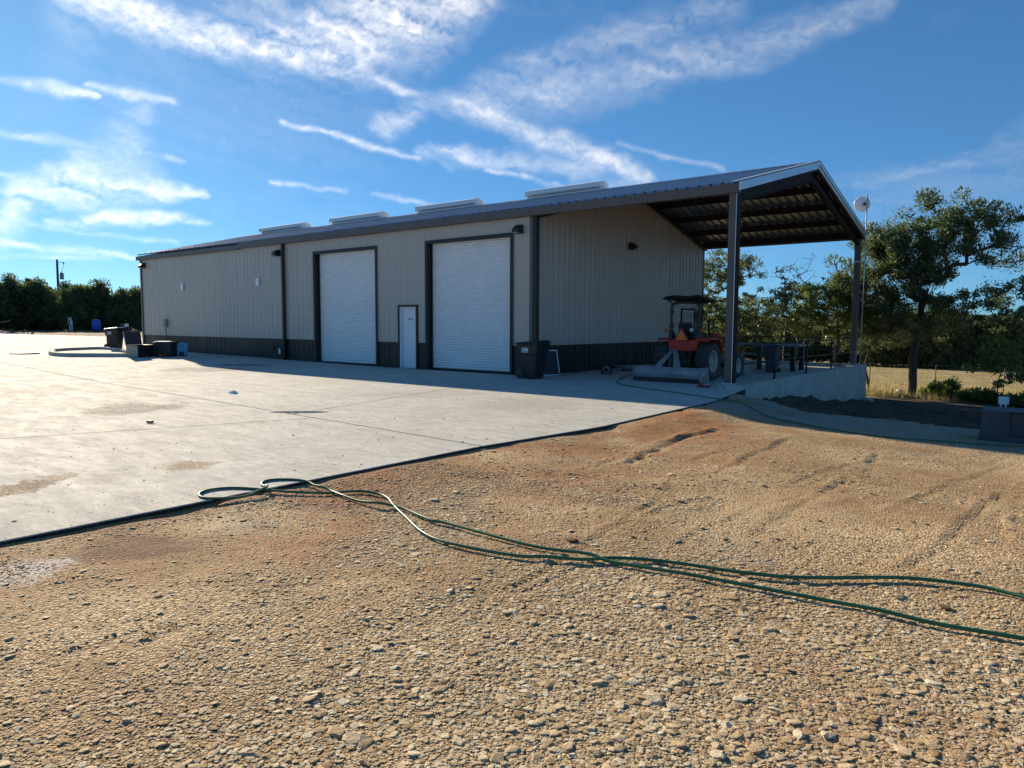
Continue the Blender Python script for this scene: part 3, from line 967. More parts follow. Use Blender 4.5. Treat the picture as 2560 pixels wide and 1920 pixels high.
# ------------------------------------------------------------------ cirrus and contrails: a thin sheet high up, lit by the sun
CLOUDS = [  # azimuth and elevation of both ends, half widths (degrees), strength, soft
    (-32.89, 20.85, -29.32, 20.30, 0.39, 1.33, 1.00, 0),
    (-29.32, 20.30, -25.75, 19.85, 1.33, 1.47, 1.00, 0),
    (-25.75, 19.85, -21.31, 19.37, 1.47, 1.55, 1.00, 0),
    (-21.31, 19.37, -16.25, 18.76, 1.55, 0.52, 1.00, 0),
    (-18.81, 19.38, -12.21, 20.72, 1.77, 2.28, 0.95, 1),
    (-12.21, 20.72, -7.38, 22.19, 2.28, 2.36, 0.95, 1),
    (-7.38, 22.19, -2.46, 23.79, 2.36, 1.84, 0.95, 1),
    (-17.54, 19.08, -12.25, 18.34, 0.52, 0.81, 0.80, 0),
    (-12.25, 18.34, -7.42, 16.89, 0.81, 0.20, 0.80, 0),
    (-35.11, 14.94, -31.91, 14.89, 0.20, 0.55, 0.95, 0),
    (-31.91, 14.89, -29.29, 14.73, 0.55, 0.20, 0.95, 0),
    (-30.06, 15.40, -27.34, 15.14, 0.20, 0.48, 0.60, 0),
    (-27.34, 15.14, -24.76, 14.92, 0.48, 0.20, 0.60, 0),
    (-35.27, 11.69, -32.05, 11.79, 0.20, 0.37, 0.45, 0),
    (-32.05, 11.79, -29.42, 11.54, 0.37, 0.20, 0.45, 0),
    (-26.91, 11.52, -24.00, 11.19, 0.20, 0.20, 0.45, 0),
    (-35.55, 5.68, -33.47, 8.33, 1.47, 1.25, 0.80, 1),
    (-33.47, 8.33, -29.77, 9.37, 1.25, 1.33, 0.80, 1),
    (-29.77, 9.37, -26.12, 9.39, 1.33, 0.96, 0.80, 1),
    (-26.12, 9.39, -22.83, 9.65, 0.96, 0.26, 0.80, 1),
    (-31.86, 10.24, -28.95, 9.44, 0.44, 0.96, 0.50, 1),
    (-26.84, 13.46, -27.74, 12.02, 0.88, 1.55, 0.26, 1),
    (-27.74, 12.02, -29.72, 10.77, 1.55, 1.33, 0.26, 1),
    (-28.05, 11.10, -26.10, 9.92, 1.10, 0.88, 0.30, 1),
    (-31.49, 6.52, -28.20, 7.25, 0.37, 0.81, 0.85, 1),
    (-28.20, 7.25, -25.60, 7.43, 0.81, 0.74, 0.85, 1),
    (-25.60, 7.43, -22.75, 7.31, 0.74, 0.20, 0.85, 1),
    (-35.58, 4.96, -32.08, 4.82, 0.20, 0.37, 0.75, 0),
    (-32.08, 4.82, -27.16, 4.48, 0.37, 0.20, 0.75, 0),
    (-34.89, 9.40, -32.17, 9.04, 0.20, 0.20, 0.40, 0),
    (-32.17, 9.04, -29.25, 8.72, 0.20, 0.20, 0.40, 0),
    (-33.56, 6.27, -29.36, 5.87, 0.20, 0.20, 0.45, 0),
    (-29.36, 5.87, -24.78, 5.49, 0.20, 0.20, 0.45, 0),
    (-29.76, 9.58, -26.15, 8.52, 0.20, 0.20, 0.30, 0),
    (-35.62, 4.08, -32.11, 4.24, 0.20, 0.22, 0.40, 0),
    (-32.11, 4.24, -28.87, 4.28, 0.22, 0.20, 0.40, 0),
    (-17.26, 14.38, -13.68, 13.80, 0.20, 0.22, 0.95, 0),
    (-13.68, 13.80, -10.95, 13.04, 0.22, 0.33, 0.95, 0),
    (-10.95, 13.04, -7.45, 12.35, 0.33, 0.20, 0.95, 0),
    (-8.16, 12.56, -3.53, 12.45, 0.52, 0.81, 0.60, 1),
    (-3.53, 12.45, 0.79, 12.32, 0.81, 0.66, 0.60, 1),
    (-2.09, 11.69, 0.80, 11.31, 0.20, 0.29, 0.75, 0),
    (0.80, 11.31, 3.86, 10.51, 0.29, 0.20, 0.75, 0),
    (-10.93, 14.34, -9.18, 15.23, 0.74, 0.88, 0.50, 1),
    (-9.18, 15.23, -7.42, 16.04, 0.88, 0.74, 0.50, 1),
    (-4.59, 16.77, -1.02, 15.77, 0.59, 0.96, 0.70, 1),
    (-1.02, 15.77, 2.21, 14.31, 0.96, 0.88, 0.70, 1),
    (2.21, 14.31, 6.16, 12.94, 0.88, 0.96, 0.70, 1),
    (6.16, 12.94, 9.72, 11.02, 0.96, 0.66, 0.70, 1),
    (0.43, 12.49, 4.74, 12.30, 0.74, 0.88, 0.50, 1),
    (4.74, 12.30, 8.65, 11.82, 0.88, 0.59, 0.50, 1),
    (4.76, 10.78, 10.42, 10.90, 0.44, 0.37, 0.30, 1),
    (-8.82, 16.52, -3.17, 16.38, 0.81, 1.33, 0.42, 1),
    (-3.17, 16.38, 3.26, 17.04, 1.33, 1.62, 0.42, 1),
    (3.26, 17.04, 10.27, 18.23, 1.62, 1.47, 0.42, 1),
    (10.27, 18.23, 18.54, 19.55, 1.47, 1.10, 0.42, 1),
    (18.54, 19.55, 26.01, 20.94, 1.10, 0.81, 0.42, 1),
    (-3.88, 17.16, 1.46, 19.09, 0.96, 1.25, 0.30, 1),
    (1.46, 19.09, 8.49, 20.73, 1.25, 1.25, 0.30, 1),
    (8.49, 20.73, 16.86, 21.85, 1.25, 1.10, 0.30, 1),
    (7.92, 13.72, 11.78, 12.28, 0.20, 0.20, 0.50, 0),
    (11.78, 12.28, 15.87, 11.40, 0.20, 0.20, 0.50, 0),
    (24.76, 9.92, 29.30, 10.24, 0.29, 0.37, 0.38, 1),
    (29.30, 10.24, 35.65, 10.48, 0.37, 0.66, 0.38, 1),
    (20.45, 10.53, 27.92, 10.28, 0.52, 0.52, 0.16, 1),
    (26.57, 8.70, 35.74, 8.79, 1.10, 1.25, 0.15, 1),
    (32.94, 10.94, 35.57, 11.86, 0.74, 1.25, 0.25, 1),
    (-18.24, 10.25, -15.76, 10.17, 0.20, 0.22, 0.55, 0),
    (-15.76, 10.17, -12.72, 9.88, 0.22, 0.20, 0.55, 0),
    (-10.99, 9.71, -8.53, 9.52, 0.20, 0.22, 0.50, 0),
    (-8.53, 9.52, -5.87, 9.10, 0.22, 0.20, 0.50, 0),
    (-18.54, 17.80, -18.39, 17.07, 0.22, 0.20, 0.25, 1),
    (-14.89, 20.79, -18.76, 21.52, 1.47, 1.69, 0.30, 1),
    (-18.76, 21.52, -22.13, 22.44, 1.69, 1.47, 0.30, 1),
    (-35.42, 18.18, -31.49, 18.46, 2.21, 1.84, 0.20, 1),
]


def make_clouds():
    st = 0.13
    az = np.arange(-48, 48, st)
    el = np.arange(1.2, 44, st)
    A, E = np.meshgrid(az, el)
    w1x, w1y = fbm(A * 0.16, E * 0.22, 4, 51) - 0.5, fbm(A * 0.16 + 40, E * 0.22, 4, 57) - 0.5
    w2x, w2y = fbm(A * 0.8, E * 1.1, 4, 61) - 0.5, fbm(A * 0.8 + 40, E * 1.1, 4, 67) - 0.5
    ws = (A + 4.0 * w1x + 1.2 * w2x, E + 1.8 * w1y + 0.7 * w2y)
    wc = (A + 0.6 * w1x + 0.8 * w2x, E + 0.35 * w1y + 0.42 * w2y)
    D = np.zeros_like(A)
    for (a0, e0, a1, e1, r0, r1, s, soft) in CLOUDS:
        X, Y = ws if soft else wc
        dx, dy = a1 - a0, e1 - e0
        t = np.clip(((X - a0) * dx + (Y - e0) * dy) / (dx * dx + dy * dy), 0, 1)
        d = np.hypot(X - a0 - t * dx, Y - e0 - t * dy) / ((r0 + (r1 - r0) * t) * (1.6 if soft else 1.4))
        m = np.clip(1 - d, 0, 1)
        m = s * m * m * (3 - 2 * m)
        m = m * (0.72 if soft else 0.66)
        D = np.maximum(D, m) + 0.25 * np.minimum(D, m)
    # fibres along the wind
    c, sn = math.cos(R(-15)), math.sin(R(-15))
    U, V = A * c + E * sn, -A * sn + E * c
    fib = fbm(U * 0.16 + 2.2 * w2x, V * 1.5 + 1.8 * w2y, 6, 71, 0.6)
    puf = fbm(A * 1.6 + 2 * w2x, E * 2.2 + 2 * w2y, 5, 77, 0.6)
    D = D * np.clip(0.28 + 1.6 * (fib - 0.27), 0, 1.15) * np.clip(0.62 + 0.75 * (puf - 0.2), 0, 1.1)
    veil = 0.07 * np.clip(3.0 * (fbm(A * 0.07, E * 0.12, 4, 81) - 0.45), 0, 1) * np.clip(fib * 1.7 - 0.3, 0, 1)
    D = np.clip((D + veil) * 0.74, 0, 0.85)
    edge = sstep(-48, -43, A) * (1 - sstep(43, 48, A)) * sstep(1.2, 2.5, E) * (1 - sstep(40, 44, E))
    D *= edge
    # clear air round the sun itself
    sa = math.degrees(math.atan2(SUN_DIR.x * math.cos(_yaw) + SUN_DIR.y * math.sin(_yaw), SUN_DIR.y * math.cos(_yaw) - SUN_DIR.x * math.sin(_yaw)))
    D *= sstep(1.5, 4.5, np.hypot((A - sa) * math.cos(SUN_EL), E - math.degrees(SUN_EL)))
    rad = 9000.0
    ar, er = np.radians(A), np.radians(E)
    fx, fy = np.sin(ar) * np.cos(er), np.cos(ar) * np.cos(er)
    cy, sy = math.cos(_yaw), math.sin(_yaw)
    co = np.stack([fx * cy - fy * sy, fx * sy + fy * cy, np.sin(er)], -1).reshape(-1, 3) * rad + np.array(CAM)
    n, k = A.shape
    i = np.arange(n * k).reshape(n, k)
    q = np.stack([i[:-1, :-1], i[:-1, 1:], i[1:, 1:], i[1:, :-1]], -1).reshape(-1, 4)
    Df = D.ravel()
    q = q[Df[q].max(1) > 0.006]
    used, inv = np.unique(q, return_inverse=True)
    me = fast_mesh('cirrus_clouds', co[used], inv.reshape(-1, 4), smooth=True)
    at = me.attributes.new('cover', 'FLOAT', 'POINT')
    at.data.foreach_set('value', Df[used].astype(np.float32))
    m = bpy.data.materials.new('ice cloud')
    m.use_nodes = True
    nt = NT(m)
    nt.n.remove(nt.n['Principled BSDF'])
    a = nt.node('ShaderNodeAttribute', attribute_name='cover')
    tr = nt.node('ShaderNodeBsdfTranslucent')
    tr.inputs[0].default_value = (0.95, 0.95, 0.95, 1)
    df = nt.node('ShaderNodeBsdfDiffuse')
    df.inputs[0].default_value = (0.9, 0.9, 0.9, 1)
    ms = nt.node('ShaderNodeMixShader')
    ms.inputs[0].default_value = 0.75
    nt.l.new(df.outputs[0], ms.inputs[1])
    nt.l.new(tr.outputs[0], ms.inputs[2])
    tp = nt.node('ShaderNodeBsdfTransparent')
    mx = nt.node('ShaderNodeMixShader')
    nt.l.new(a.outputs['Fac'], mx.inputs[0])
    nt.l.new(tp.outputs[0], mx.inputs[1])
    nt.l.new(ms.outputs[0], mx.inputs[2])
    nt.l.new(mx.outputs[0], nt.n['Material Output'].inputs['Surface'])
    o = link('cirrus_clouds', me, m)
    tag(o, 'wispy white cirrus and contrails across the blue sky', 'clouds', kind='stuff')


make_clouds()

# ------------------------------------------------------------------ steel building with open canopy bay
XL, XC, WD = -31.92, -6.24, 12.3
ZE, SL = 5.05, 0.246
YR = WD / 2


def zr(y):
    """roof sheet height"""
    y = np.asarray(y, float)
    return ZE + SL * (YR + 0.15 - np.abs(y - YR))


bld = thing('metal_building', 'long beige metal building with dark wainscot, white roll-up doors and an open end canopy', 'building')
PW = 0.9144


def rib_profile(a, b, phase0, depth, rib=0.3048, base=0.070, top=0.026, minor=True):
    """(u, d) points of a ribbed sheet between a and b, ribs at phase0 + k*rib"""
    pts = [(a, 0.0)]
    k = math.ceil((a - phase0) / rib)
    c = phase0 + k * rib
    while c < b + 1e-6:
        for du, d in ((-base / 2, 0), (-top / 2, depth), (top / 2, depth), (base / 2, 0)):
            u = c + du
            if a < u < b: pts.append((u, d))
        if minor:
            for f in (0.34, 0.66):
                for du, d in ((-0.014, 0), (-0.006, depth * 0.11), (0.006, depth * 0.11), (0.014, 0)):
                    u = c + f * rib + du
                    if a < u < b: pts.append((u, d))
        c += rib
    pts.append((b, 0.0))
    return pts


def sheet(prof, place, lo, hi):
    """ribbed sheet: place(u, d, z) -> point, lo / hi heights (numbers or functions of u)"""
    f = lambda h, u: h(u) if callable(h) else h
    co = [place(u, d, f(lo, u)) for u, d in prof] + [place(u, d, f(hi, u)) for u, d in prof]
    n = len(prof)
    q = [(i, i + 1, n + i + 1, n + i) for i in range(n - 1)]
    return fast_mesh('sheet', co, q)


# ---- long wall facing the yard
OPEN = [(-17.03, -13.42, 4.30), (-12.15, -11.31, 2.17), (-10.74, -7.10, 4.30)]     # x0 x1 top
HW = 0.917
m = MB()
xs = [XL + 0.05] + [v for o_ in OPEN for v in o_[:2]] + [XC - 0.05]
for i in range(0, len(xs), 2):
    m.bb((xs[i], 0.045, -0.05), (xs[i + 1], 0.11, 4.98))
for x0, x1, zt in OPEN:
    m.bb((x0, 0.045, zt), (x1, 0.11, 4.98))
wall_f = m.build('wall', MT['stone_panel'], bld)
cuts = sorted(set(v for o_ in OPEN for v in o_[:2]))


def front_pieces(x0, x1):
    c = [x0] + [v for v in cuts if x0 + 1e-4 < v < x1 - 1e-4] + [x1]
    return [(a, b) for a, b in zip(c[:-1], c[1:]) if b - a > 0.004]


x = XL
while x < XC - 0.01:
    x2 = min(x + PW, XC)
    for a, b in front_pieces(x, x2):
        mid = (a + b) / 2
        op = [o_ for o_ in OPEN if o_[0] <= mid <= o_[1]]
        off = random.uniform(-0.0015, 0.0015)
        pl = lambda u, d, z: (u, 0.012 - d + off, z)
        prof = rib_profile(a, b, XL, 0.012)
        lo = op[0][2] if op else HW
        link('wall_panel', sheet(prof, pl, lo, 4.97), MT['stone_panel'], wall_f)
        if not op:
            pl2 = lambda u, d, z: (u, 0.010 - d + off, z)
            link('wainscot_panel', sheet(prof, pl2, -0.02, HW - 0.01), MT['bronze_panel'], wall_f)
    x = x2
for i in range(0, len(xs), 2):
    a, b = max(xs[i], XL), min(xs[i + 1], XC)
    MB().bb((a, -0.034, HW - 0.028), (b, 0.0, HW + 0.004)).build('wainscot_trim', MT['bronze_trim'], wall_f)
# panel screws along the girt line
m = MB()
for k in range(int((XC - XL) / 0.3048)):
    u = XL + 0.12 + k * 0.3048
    for z in (2.15, 3.75):
        if all(not (o_[0] - 0.1 < u < o_[1] + 0.1 and z < o_[2] + 0.1) for o_ in OPEN):
            m.cyl((u, 0.012, z), (u, 0.004, z), 0.009, n=6)
m.build('panel_screws', MT['bronze_trim'], wall_f)['kind'] = 'stuff'

# ---- gable wall under the canopy
wall_e = MB().prism([(0.05, -0.05), (WD - 0.05, -0.05), (WD - 0.05, 4.85), (YR, 6.4), (0.05, 4.85)], XC - 0.13, XC - 0.055, 'x').build('wall', MT['stone_panel'], bld)
ED = (10.30, 11.46, 2.19)
y = 0.0
while y < WD - 0.01:
    y2 = min(y + PW, WD)
    c = [y] + [v for v in ED[:2] if y + 1e-4 < v < y2 - 1e-4] + [y2]
    for a, b in zip(c[:-1], c[1:]):
        if b - a < 0.004: continue
        op = ED[0] <= (a + b) / 2 <= ED[1]
        off = random.uniform(-0.0015, 0.0015)
        pl = lambda u, d, z: (XC + d + off, u, z)
        prof = rib_profile(a, b, 0.0, 0.042, base=0.085, top=0.040)
        link('wall_panel', sheet(prof, pl, ED[2] if op else HW, lambda u: float(zr(u)) - 0.10), MT['stone_panel'], wall_e)
        if not op:
            link('wainscot_panel', sheet(prof, lambda u, d, z: (XC + d - 0.002 + off, u, z), -0.02, HW - 0.01), MT['bronze_panel'], wall_e)
    y = y2
for a, b in ((0, ED[0]), (ED[1], WD)):
    MB().bb((XC + 0.0, a, HW - 0.028), (XC + 0.036, b, HW + 0.004)).build('wainscot_trim', MT['bronze_trim'], wall_e)

# the two walls away from the yard
m = MB().bb((XL + 0.05, WD - 0.1, -0.1), (XC - 0.05, WD - 0.03, 4.9))
w = m.build('wall', MT['stone_panel'], bld)
x = XL
while x < XC - 0.01:
    x2 = min(x + PW, XC)
    link('wall_panel', sheet(rib_profile(x, x2, XL, 0.03), lambda u, d, z: (u, WD + d, z), -0.05, 4.97), MT['stone_panel'], w)
    x = x2
w = MB().prism([(0.05, -0.05), (WD - 0.05, -0.05), (WD - 0.05, 4.85), (YR, 6.4), (0.05, 4.85)], XL + 0.03, XL + 0.1, 'x').build('wall', MT['stone_panel'], bld)
y = 0.0
while y < WD - 0.01:
    y2 = min(y + PW, WD)
    link('wall_panel', sheet(rib_profile(y, y2, 0, 0.03), lambda u, d, z: (XL - d, u, z), -0.05, lambda u: float(zr(u)) - 0.05), MT['stone_panel'], w)
    y = y2

# ---- roof
X0R, X1R = XL - 0.16, 0.20
m = MB()
m.prism([(YR - 0.28, float(zr(YR - 0.28)) + 0.068), (YR - 0.28, float(zr(YR - 0.28)) + 0.064), (YR, float(zr(YR)) + 0.081), (YR + 0.28, float(zr(YR + 0.28)) + 0.064), (YR + 0.28, float(zr(YR + 0.28)) + 0.068), (YR, float(zr(YR)) + 0.086)], X0R, X1R, 'x')
roof = m.build('roof', MT['galv'], bld)
n_pan = int(round((X1R - X0R) / PW))
pw = (X1R - X0R) / n_pan
prof = rib_profile(0.0, pw, pw / 6, 0.062, rib=pw / 3, base=0.11, top=0.05, minor=False)


def roof_mesh(side):
    ya, yb = (-0.15, YR) if side < 0 else (WD + 0.15, YR)
    rows = 7
    co, q = [], []
    n = len(prof)
    for j in range(rows):
        yy = ya + (yb - ya) * j / (rows - 1)
        for u, d in prof:
            co.append((u, yy, float(zr(yy)) + d))
    for j in range(rows - 1):
        for i in range(n - 1):
            q.append((j * n + i, j * n + i + 1, (j + 1) * n + i + 1, (j + 1) * n + i))
    me = fast_mesh('roof_panel', co, q)
    me.materials.append(MT['galv'])
    return me


rmf, rmb = roof_mesh(-1), roof_mesh(1)
for k in range(n_pan):
    for me in (rmf, rmb):
        link('roof_panel', me, None, roof, (X0R + k * pw, 0, random.uniform(-0.001, 0.001)))

# eave trim and gutter line towards the yard
MB().bb((-22.4, -0.185, 4.83), (X1R + 0.012, -0.160, 5.062)).bb((-22.4, -0.16, 4.83), (X1R + 0.01, -0.02, 4.855)).build('fascia', MT['fascia'], bld, bevel=0.006)
MB().bb((X0R, -0.175, 4.80), (-22.41, -0.150, 5.00)).bb((X0R, -0.15, 4.80), (-22.41, -0.02, 4.825)).build('fascia', MT['fascia'], bld, bevel=0.006)
MB().bb((X0R, WD + 0.152, 4.85), (X1R, WD + 0.176, 5.07)).build('fascia', MT['fascia'], bld)
# rake trim on the open end: two folded steps, bright sheet
for s in (-1, 1):
    ya, yb = (-0.19, YR) if s < 0 else (WD + 0.19, YR)
    za, zb = float(zr(max(ya, -0.15) if s < 0 else WD + 0.15)), float(zr(YR))
    if s < 0: za -= 0.01
    for (d0, d1, ox) in ((0.075, -0.055, 0.050), (-0.055, -0.165, 0.020)):
        m = MB()
        m.hexa([(X1R - 0.02, ya, za + d1), (X1R + ox, ya, za + d1), (X1R + ox, yb, zb + d1), (X1R - 0.02, yb, zb + d1)],
               [(X1R - 0.02, ya, za + d0), (X1R + ox, ya, za + d0), (X1R + ox, yb, zb + d0), (X1R - 0.02, yb, zb + d0)])
        m.build('rake_trim', MT['galv_trim'], bld)
    m = MB()
    m.hexa([(X1R - 0.20, ya, za + 0.050), (X1R + 0.05, ya, za + 0.050), (X1R + 0.05, yb, zb + 0.050), (X1R - 0.20, yb, zb + 0.050)],
           [(X1R - 0.20, ya, za + 0.078), (X1R + 0.05, ya, za + 0.078), (X1R + 0.05, yb, zb + 0.078), (X1R - 0.20, yb, zb + 0.078)])
    m.build('rake_trim', MT['galv_trim'], bld)

# ridge vents
for xa, xb in ((-30.1, -26.2), (-23.7, -19.95), (-17.4, -13.8), (-11.05, -7.55)):
    h = float(zr(YR))
    poly = [(YR - 0.20, h - 0.02), (YR + 0.20, h - 0.02), (YR + 0.20, h + 0.08), (YR + 0.36, h + 0.13), (YR + 0.36, h + 0.30), (YR, h + 0.40), (YR - 0.36, h + 0.30), (YR - 0.36, h + 0.13), (YR - 0.20, h + 0.08)]
    MB().prism(poly, xa, xb, 'x').build('ridge_vent', MT['white_metal'], bld, bevel=0.008)

# corner trims and downspout
MB().bb((XL - 0.045, -0.045, -0.02), (XL + 0.09, 0.012, 4.80)).bb((XL - 0.045, 0.012, -0.02), (XL - 0.02, 0.12, 4.80)).build('corner_trim', MT['fascia'], bld, bevel=0.004)
MB().bb((XC - 0.10, -0.042, -0.02), (XC + 0.012, -0.018, 4.83)).build('corner_trim', MT['fascia'], bld)
MB().bb((XC + 0.013, -0.045, -0.02), (XC + 0.155, 0.12, 4.83)).build('corner_trim', MT['bronze_trim'], bld, bevel=0.004)
MB().bb((XC - 0.05, WD - 0.10, -0.5), (XC + 0.05, WD + 0.05, 4.9)).build('corner_trim', MT['bronze_trim'], bld)
m = MB().bb((-19.15, -0.135, 0.12), (-19.04, -0.045, 4.83))
m.bb((-19.16, -0.19, 0.06), (-19.03, -0.06, 0.13))
m.build('downspout', MT['bronze_panel'], bld, bevel=0.01)
MB().bb((-19.26, -0.052, 0.0), (-19.155, -0.020, 4.83)).build('corner_trim', MT['fascia'], bld)

# ---- canopy frame
for yy in (0.0, WD):
    MB().bb((-0.10, yy - 0.10, 0.128), (0.10, yy + 0.10, 4.86)).build('column', MT['fascia'], bld, bevel=0.004)
    col = bld.children[-1] if False else None
m = MB().bb((0.101, -0.085, 0.128), (0.135, 0.10, 4.80)).build('column_flange', MT['red_iron'], bld)
m = MB().bb((0.088, -0.108, 0.128), (0.104, -0.101, 4.83)).build('column_trim', MT['galv_trim'], bld)
MB().bb((-0.14, -0.14, 0.112), (0.16, 0.14, 0.128)).build('base_plate', MT['galv_trim'], bld)
MB().bb((-0.16, WD - 0.16, 0.112), (0.18, WD + 0.14, 0.128)).build('base_plate', MT['galv_trim'], bld)
MB().bb((-0.13, WD - 0.115, 3.98), (0.13, WD + 0.13, 4.02)).build('column_band', MT['white_metal'], bld)


def rafter(xc, wid, dep0, dep1, mat, off=0.24):
    """tapered I-beam following both slopes"""
    for s in (-1, 1):
        ya, yb = (0.02, YR) if s < 0 else (WD - 0.02, YR)
        za, zb = float(zr(ya)) - off, float(zr(yb)) - off
        m = MB()
        for (t0, t1, w_, ) in ((0.0, -0.018, wid), (None, None, 0.02)):
            if t0 is not None:
                for top in (True, False):
                    a0, b0 = (za, zb) if top else (za - dep0 + 0.018, zb - dep1 + 0.018)
                    m.hexa([(xc - w_ / 2, ya, a0 - 0.018), (xc + w_ / 2, ya, a0 - 0.018), (xc + w_ / 2, yb, b0 - 0.018), (xc - w_ / 2, yb, b0 - 0.018)],
                           [(xc - w_ / 2, ya, a0), (xc + w_ / 2, ya, a0), (xc + w_ / 2, yb, b0), (xc - w_ / 2, yb, b0)])
            else:
                m.hexa([(xc - 0.008, ya, za - dep0 + 0.02), (xc + 0.008, ya, za - dep0 + 0.02), (xc + 0.008, yb, zb - dep1 + 0.02), (xc - 0.008, yb, zb - dep1 + 0.02)],
                       [(xc - 0.008, ya, za - 0.019), (xc + 0.008, ya, za - 0.019), (xc + 0.008, yb, zb - 0.019), (xc - 0.008, yb, zb - 0.019)])
        m.build('rafter', mat, bld)


rafter(0.0, 0.15, 0.24, 0.30, MT['red_iron'])
rafter(XC + 0.16, 0.13, 0.10, 0.12, MT['bronze_trim'], 0.225)
# closing angle under the rake
for s in (-1, 1):
    ya, yb = (0.0, YR) if s < 0 else (WD, YR)
    za, zb = float(zr(ya)), float(zr(yb))
    m = MB()
    m.hexa([(0.10, ya, za - 0.235), (0.185, ya, za - 0.235), (0.185, yb, zb - 0.235), (0.10, yb, zb - 0.235)],
           [(0.10, ya, za - 0.03), (0.185, ya, za - 0.03), (0.185, yb, zb - 0.03), (0.10, yb, zb - 0.03)])
    m.build('rake_angle', MT['red_iron'], bld)
for yy in (0.16, 1.55, 3.05, 4.55, 5.85, 6.45, 7.75, 9.25, 10.75, 12.14):
    z = float(zr(yy)) - 0.012
    eave = yy < 0.5 or yy > 12
    m = MB().bb((XC + 0.03, yy - 0.008, z - 0.205), (0.09, yy + 0.008, z - 0.001))
    m.bb((XC + 0.03, yy - 0.06, z - 0.222), (0.09, yy + 0.008, z - 0.206))
    m.bb((XC + 0.03, yy + 0.0085, z - 0.025), (0.09, yy + 0.06, z - 0.012))
    m.build('purlin', MT['red_iron'], bld)
# flange braces near the ridge
for s in (-1, 1):
    MB().cyl((-0.02, YR + s * 0.15, float(zr(YR)) - 0.50), (-0.02, YR + s * 1.1, float(zr(YR + s * 1.1)) - 0.23), 0.025, n=6).build('brace', MT['red_iron'], bld)


# ---- roll-up doors
def roll_door(x0, x1, top):
    slat = 0.0895
    rows = []
    z = 0.06
    while z < top - 0.02:
        for dz, d in ((0.0, 0.026), (0.014, 0.004), (0.032, -0.006), (0.058, -0.006), (0.074, 0.004), (0.088, 0.026)):
            rows.append((min(z + dz, top + 0.1), d))
        z += slat
    a, b = x0 + 0.02, x1 - 0.02
    yc = 0.19
    co = [(a, yc + d, zz) for zz, d in rows] + [(b, yc + d, zz) for zz, d in rows]
    n = len(rows)
    me = fast_mesh('roll_up_door', co, [(i, n + i, n + i + 1, i + 1) for i in range(n - 1)])
    dr = link('roll_up_door', me, MT['white_metal'], bld)
    MB().bb((a, yc - 0.02, 0.008), (b, yc + 0.02, 0.062)).build('bottom_bar', MT['bronze_trim'], dr)
    m = MB()
    for u in (x0, x1):                 # jamb returns
        s = -1 if u == x0 else 1
        m.bb((u - 0.004, -0.03, 0.0), (u + 0.004, 0.36, top))
        m.bb((u + (0 if s < 0 else 0.0) + min(0, s * 0.10), -0.046, 0.0), (u + max(0, s * 0.10), -0.030, top + 0.10))
    m.bb((x0, -0.046, top), (x1, -0.030, top + 0.10))
    m.bb((x0, -0.03, top - 0.006), (x1, 0.36, top + 0.002))
    m.build('door_frame', MT['bronze_trim'], dr)
    for u in (x0 + 0.005, x1 - 0.065):  # guide tracks
        MB().bb((u, yc - 0.045, 0.0), (u + 0.06, yc - 0.028, top - 0.01)).build('guide_track', MT['bronze_trim'], dr)
    # dark sheet added unseen behind the curtain, so no light comes through
    MB().bb((x0 - 0.1, 0.40, -0.05), (x1 + 0.1, 0.44, top + 0.3)).build('light_stop', MT['bronze_trim'], dr)
    return dr


roll_door(*OPEN[0])
roll_door(*OPEN[2])


# ---- walk doors
def walk_door(w0, w1, top, place, name='door'):
    """place(u, d, z): u along the wall, d outwards"""
    def slab(n_, mat, u0, u1, d0, d1, z0, z1, parent, bev=0.003):
        a, b = place(u0, d0, z0), place(u1, d1, z1)
        return MB().bb(a, b).build(n_, mat, parent, bevel=bev)
    dr = slab(name, MT['white_door'], w0 + 0.09, w1 - 0.05, -0.115, -0.07, 0.012, top - 0.05, bld)
    m = MB()
    for (u0, u1, z0, z1) in ((w0, w0 + 0.045, 0, top), (w1 - 0.045, w1, 0, top), (w0 + 0.045, w1 - 0.045, top - 0.045, top)):
        m.bb(place(u0, -0.12, z0), place(u1, 0.018, z1))
    m.build('door_frame', MT['white_door'], dr)
    slab('door_stop', MT['white_door'], w0 + 0.046, w0 + 0.088, -0.12, -0.09, 0.0, top - 0.05, dr)
    m = MB()
    for (u0, u1, z0, z1) in ((w0 - 0.075, w0, 0, top + 0.075), (w1, w1 + 0.075, 0, top + 0.075), (w0, w1, top, top + 0.075)):
        m.bb(place(u0, -0.02, z0), place(u1, 0.046, z1))
    m.build('door_trim', MT['bronze_trim'], dr)
    u = w1 - 0.12
    m = MB().cyl(place(u, -0.07, 1.02), place(u, -0.01, 1.02), 0.026, n=10).bb(place(u - 0.11, -0.025, 1.01), place(u + 0.01, -0.008, 1.035))
    m.build('door_handle', MT['galv_trim'], dr)
    slab('backing', MT['bronze_trim'], w0 - 0.1, w1 + 0.1, -0.22, -0.20, -0.05, top + 0.1, dr, 0)
    return dr


d1 = walk_door(OPEN[1][0], OPEN[1][1], OPEN[1][2], lambda u, d, z: (u, -d, z))
# small dark lettering on the door, too small to read: a word and a short mark
m = MB()
for k in range(5):
    m.bb((-11.79 + k * 0.033, 0.0665, 1.73), (-11.765 + k * 0.033, 0.0695, 1.762))
m.bb((-11.595, 0.0665, 1.725), (-11.558, 0.0695, 1.775))
m.build('door_sign', MT['black_metal'], d1)
walk_door(ED[0], ED[1], ED[2], lambda u, d, z: (XC + d, u, z))


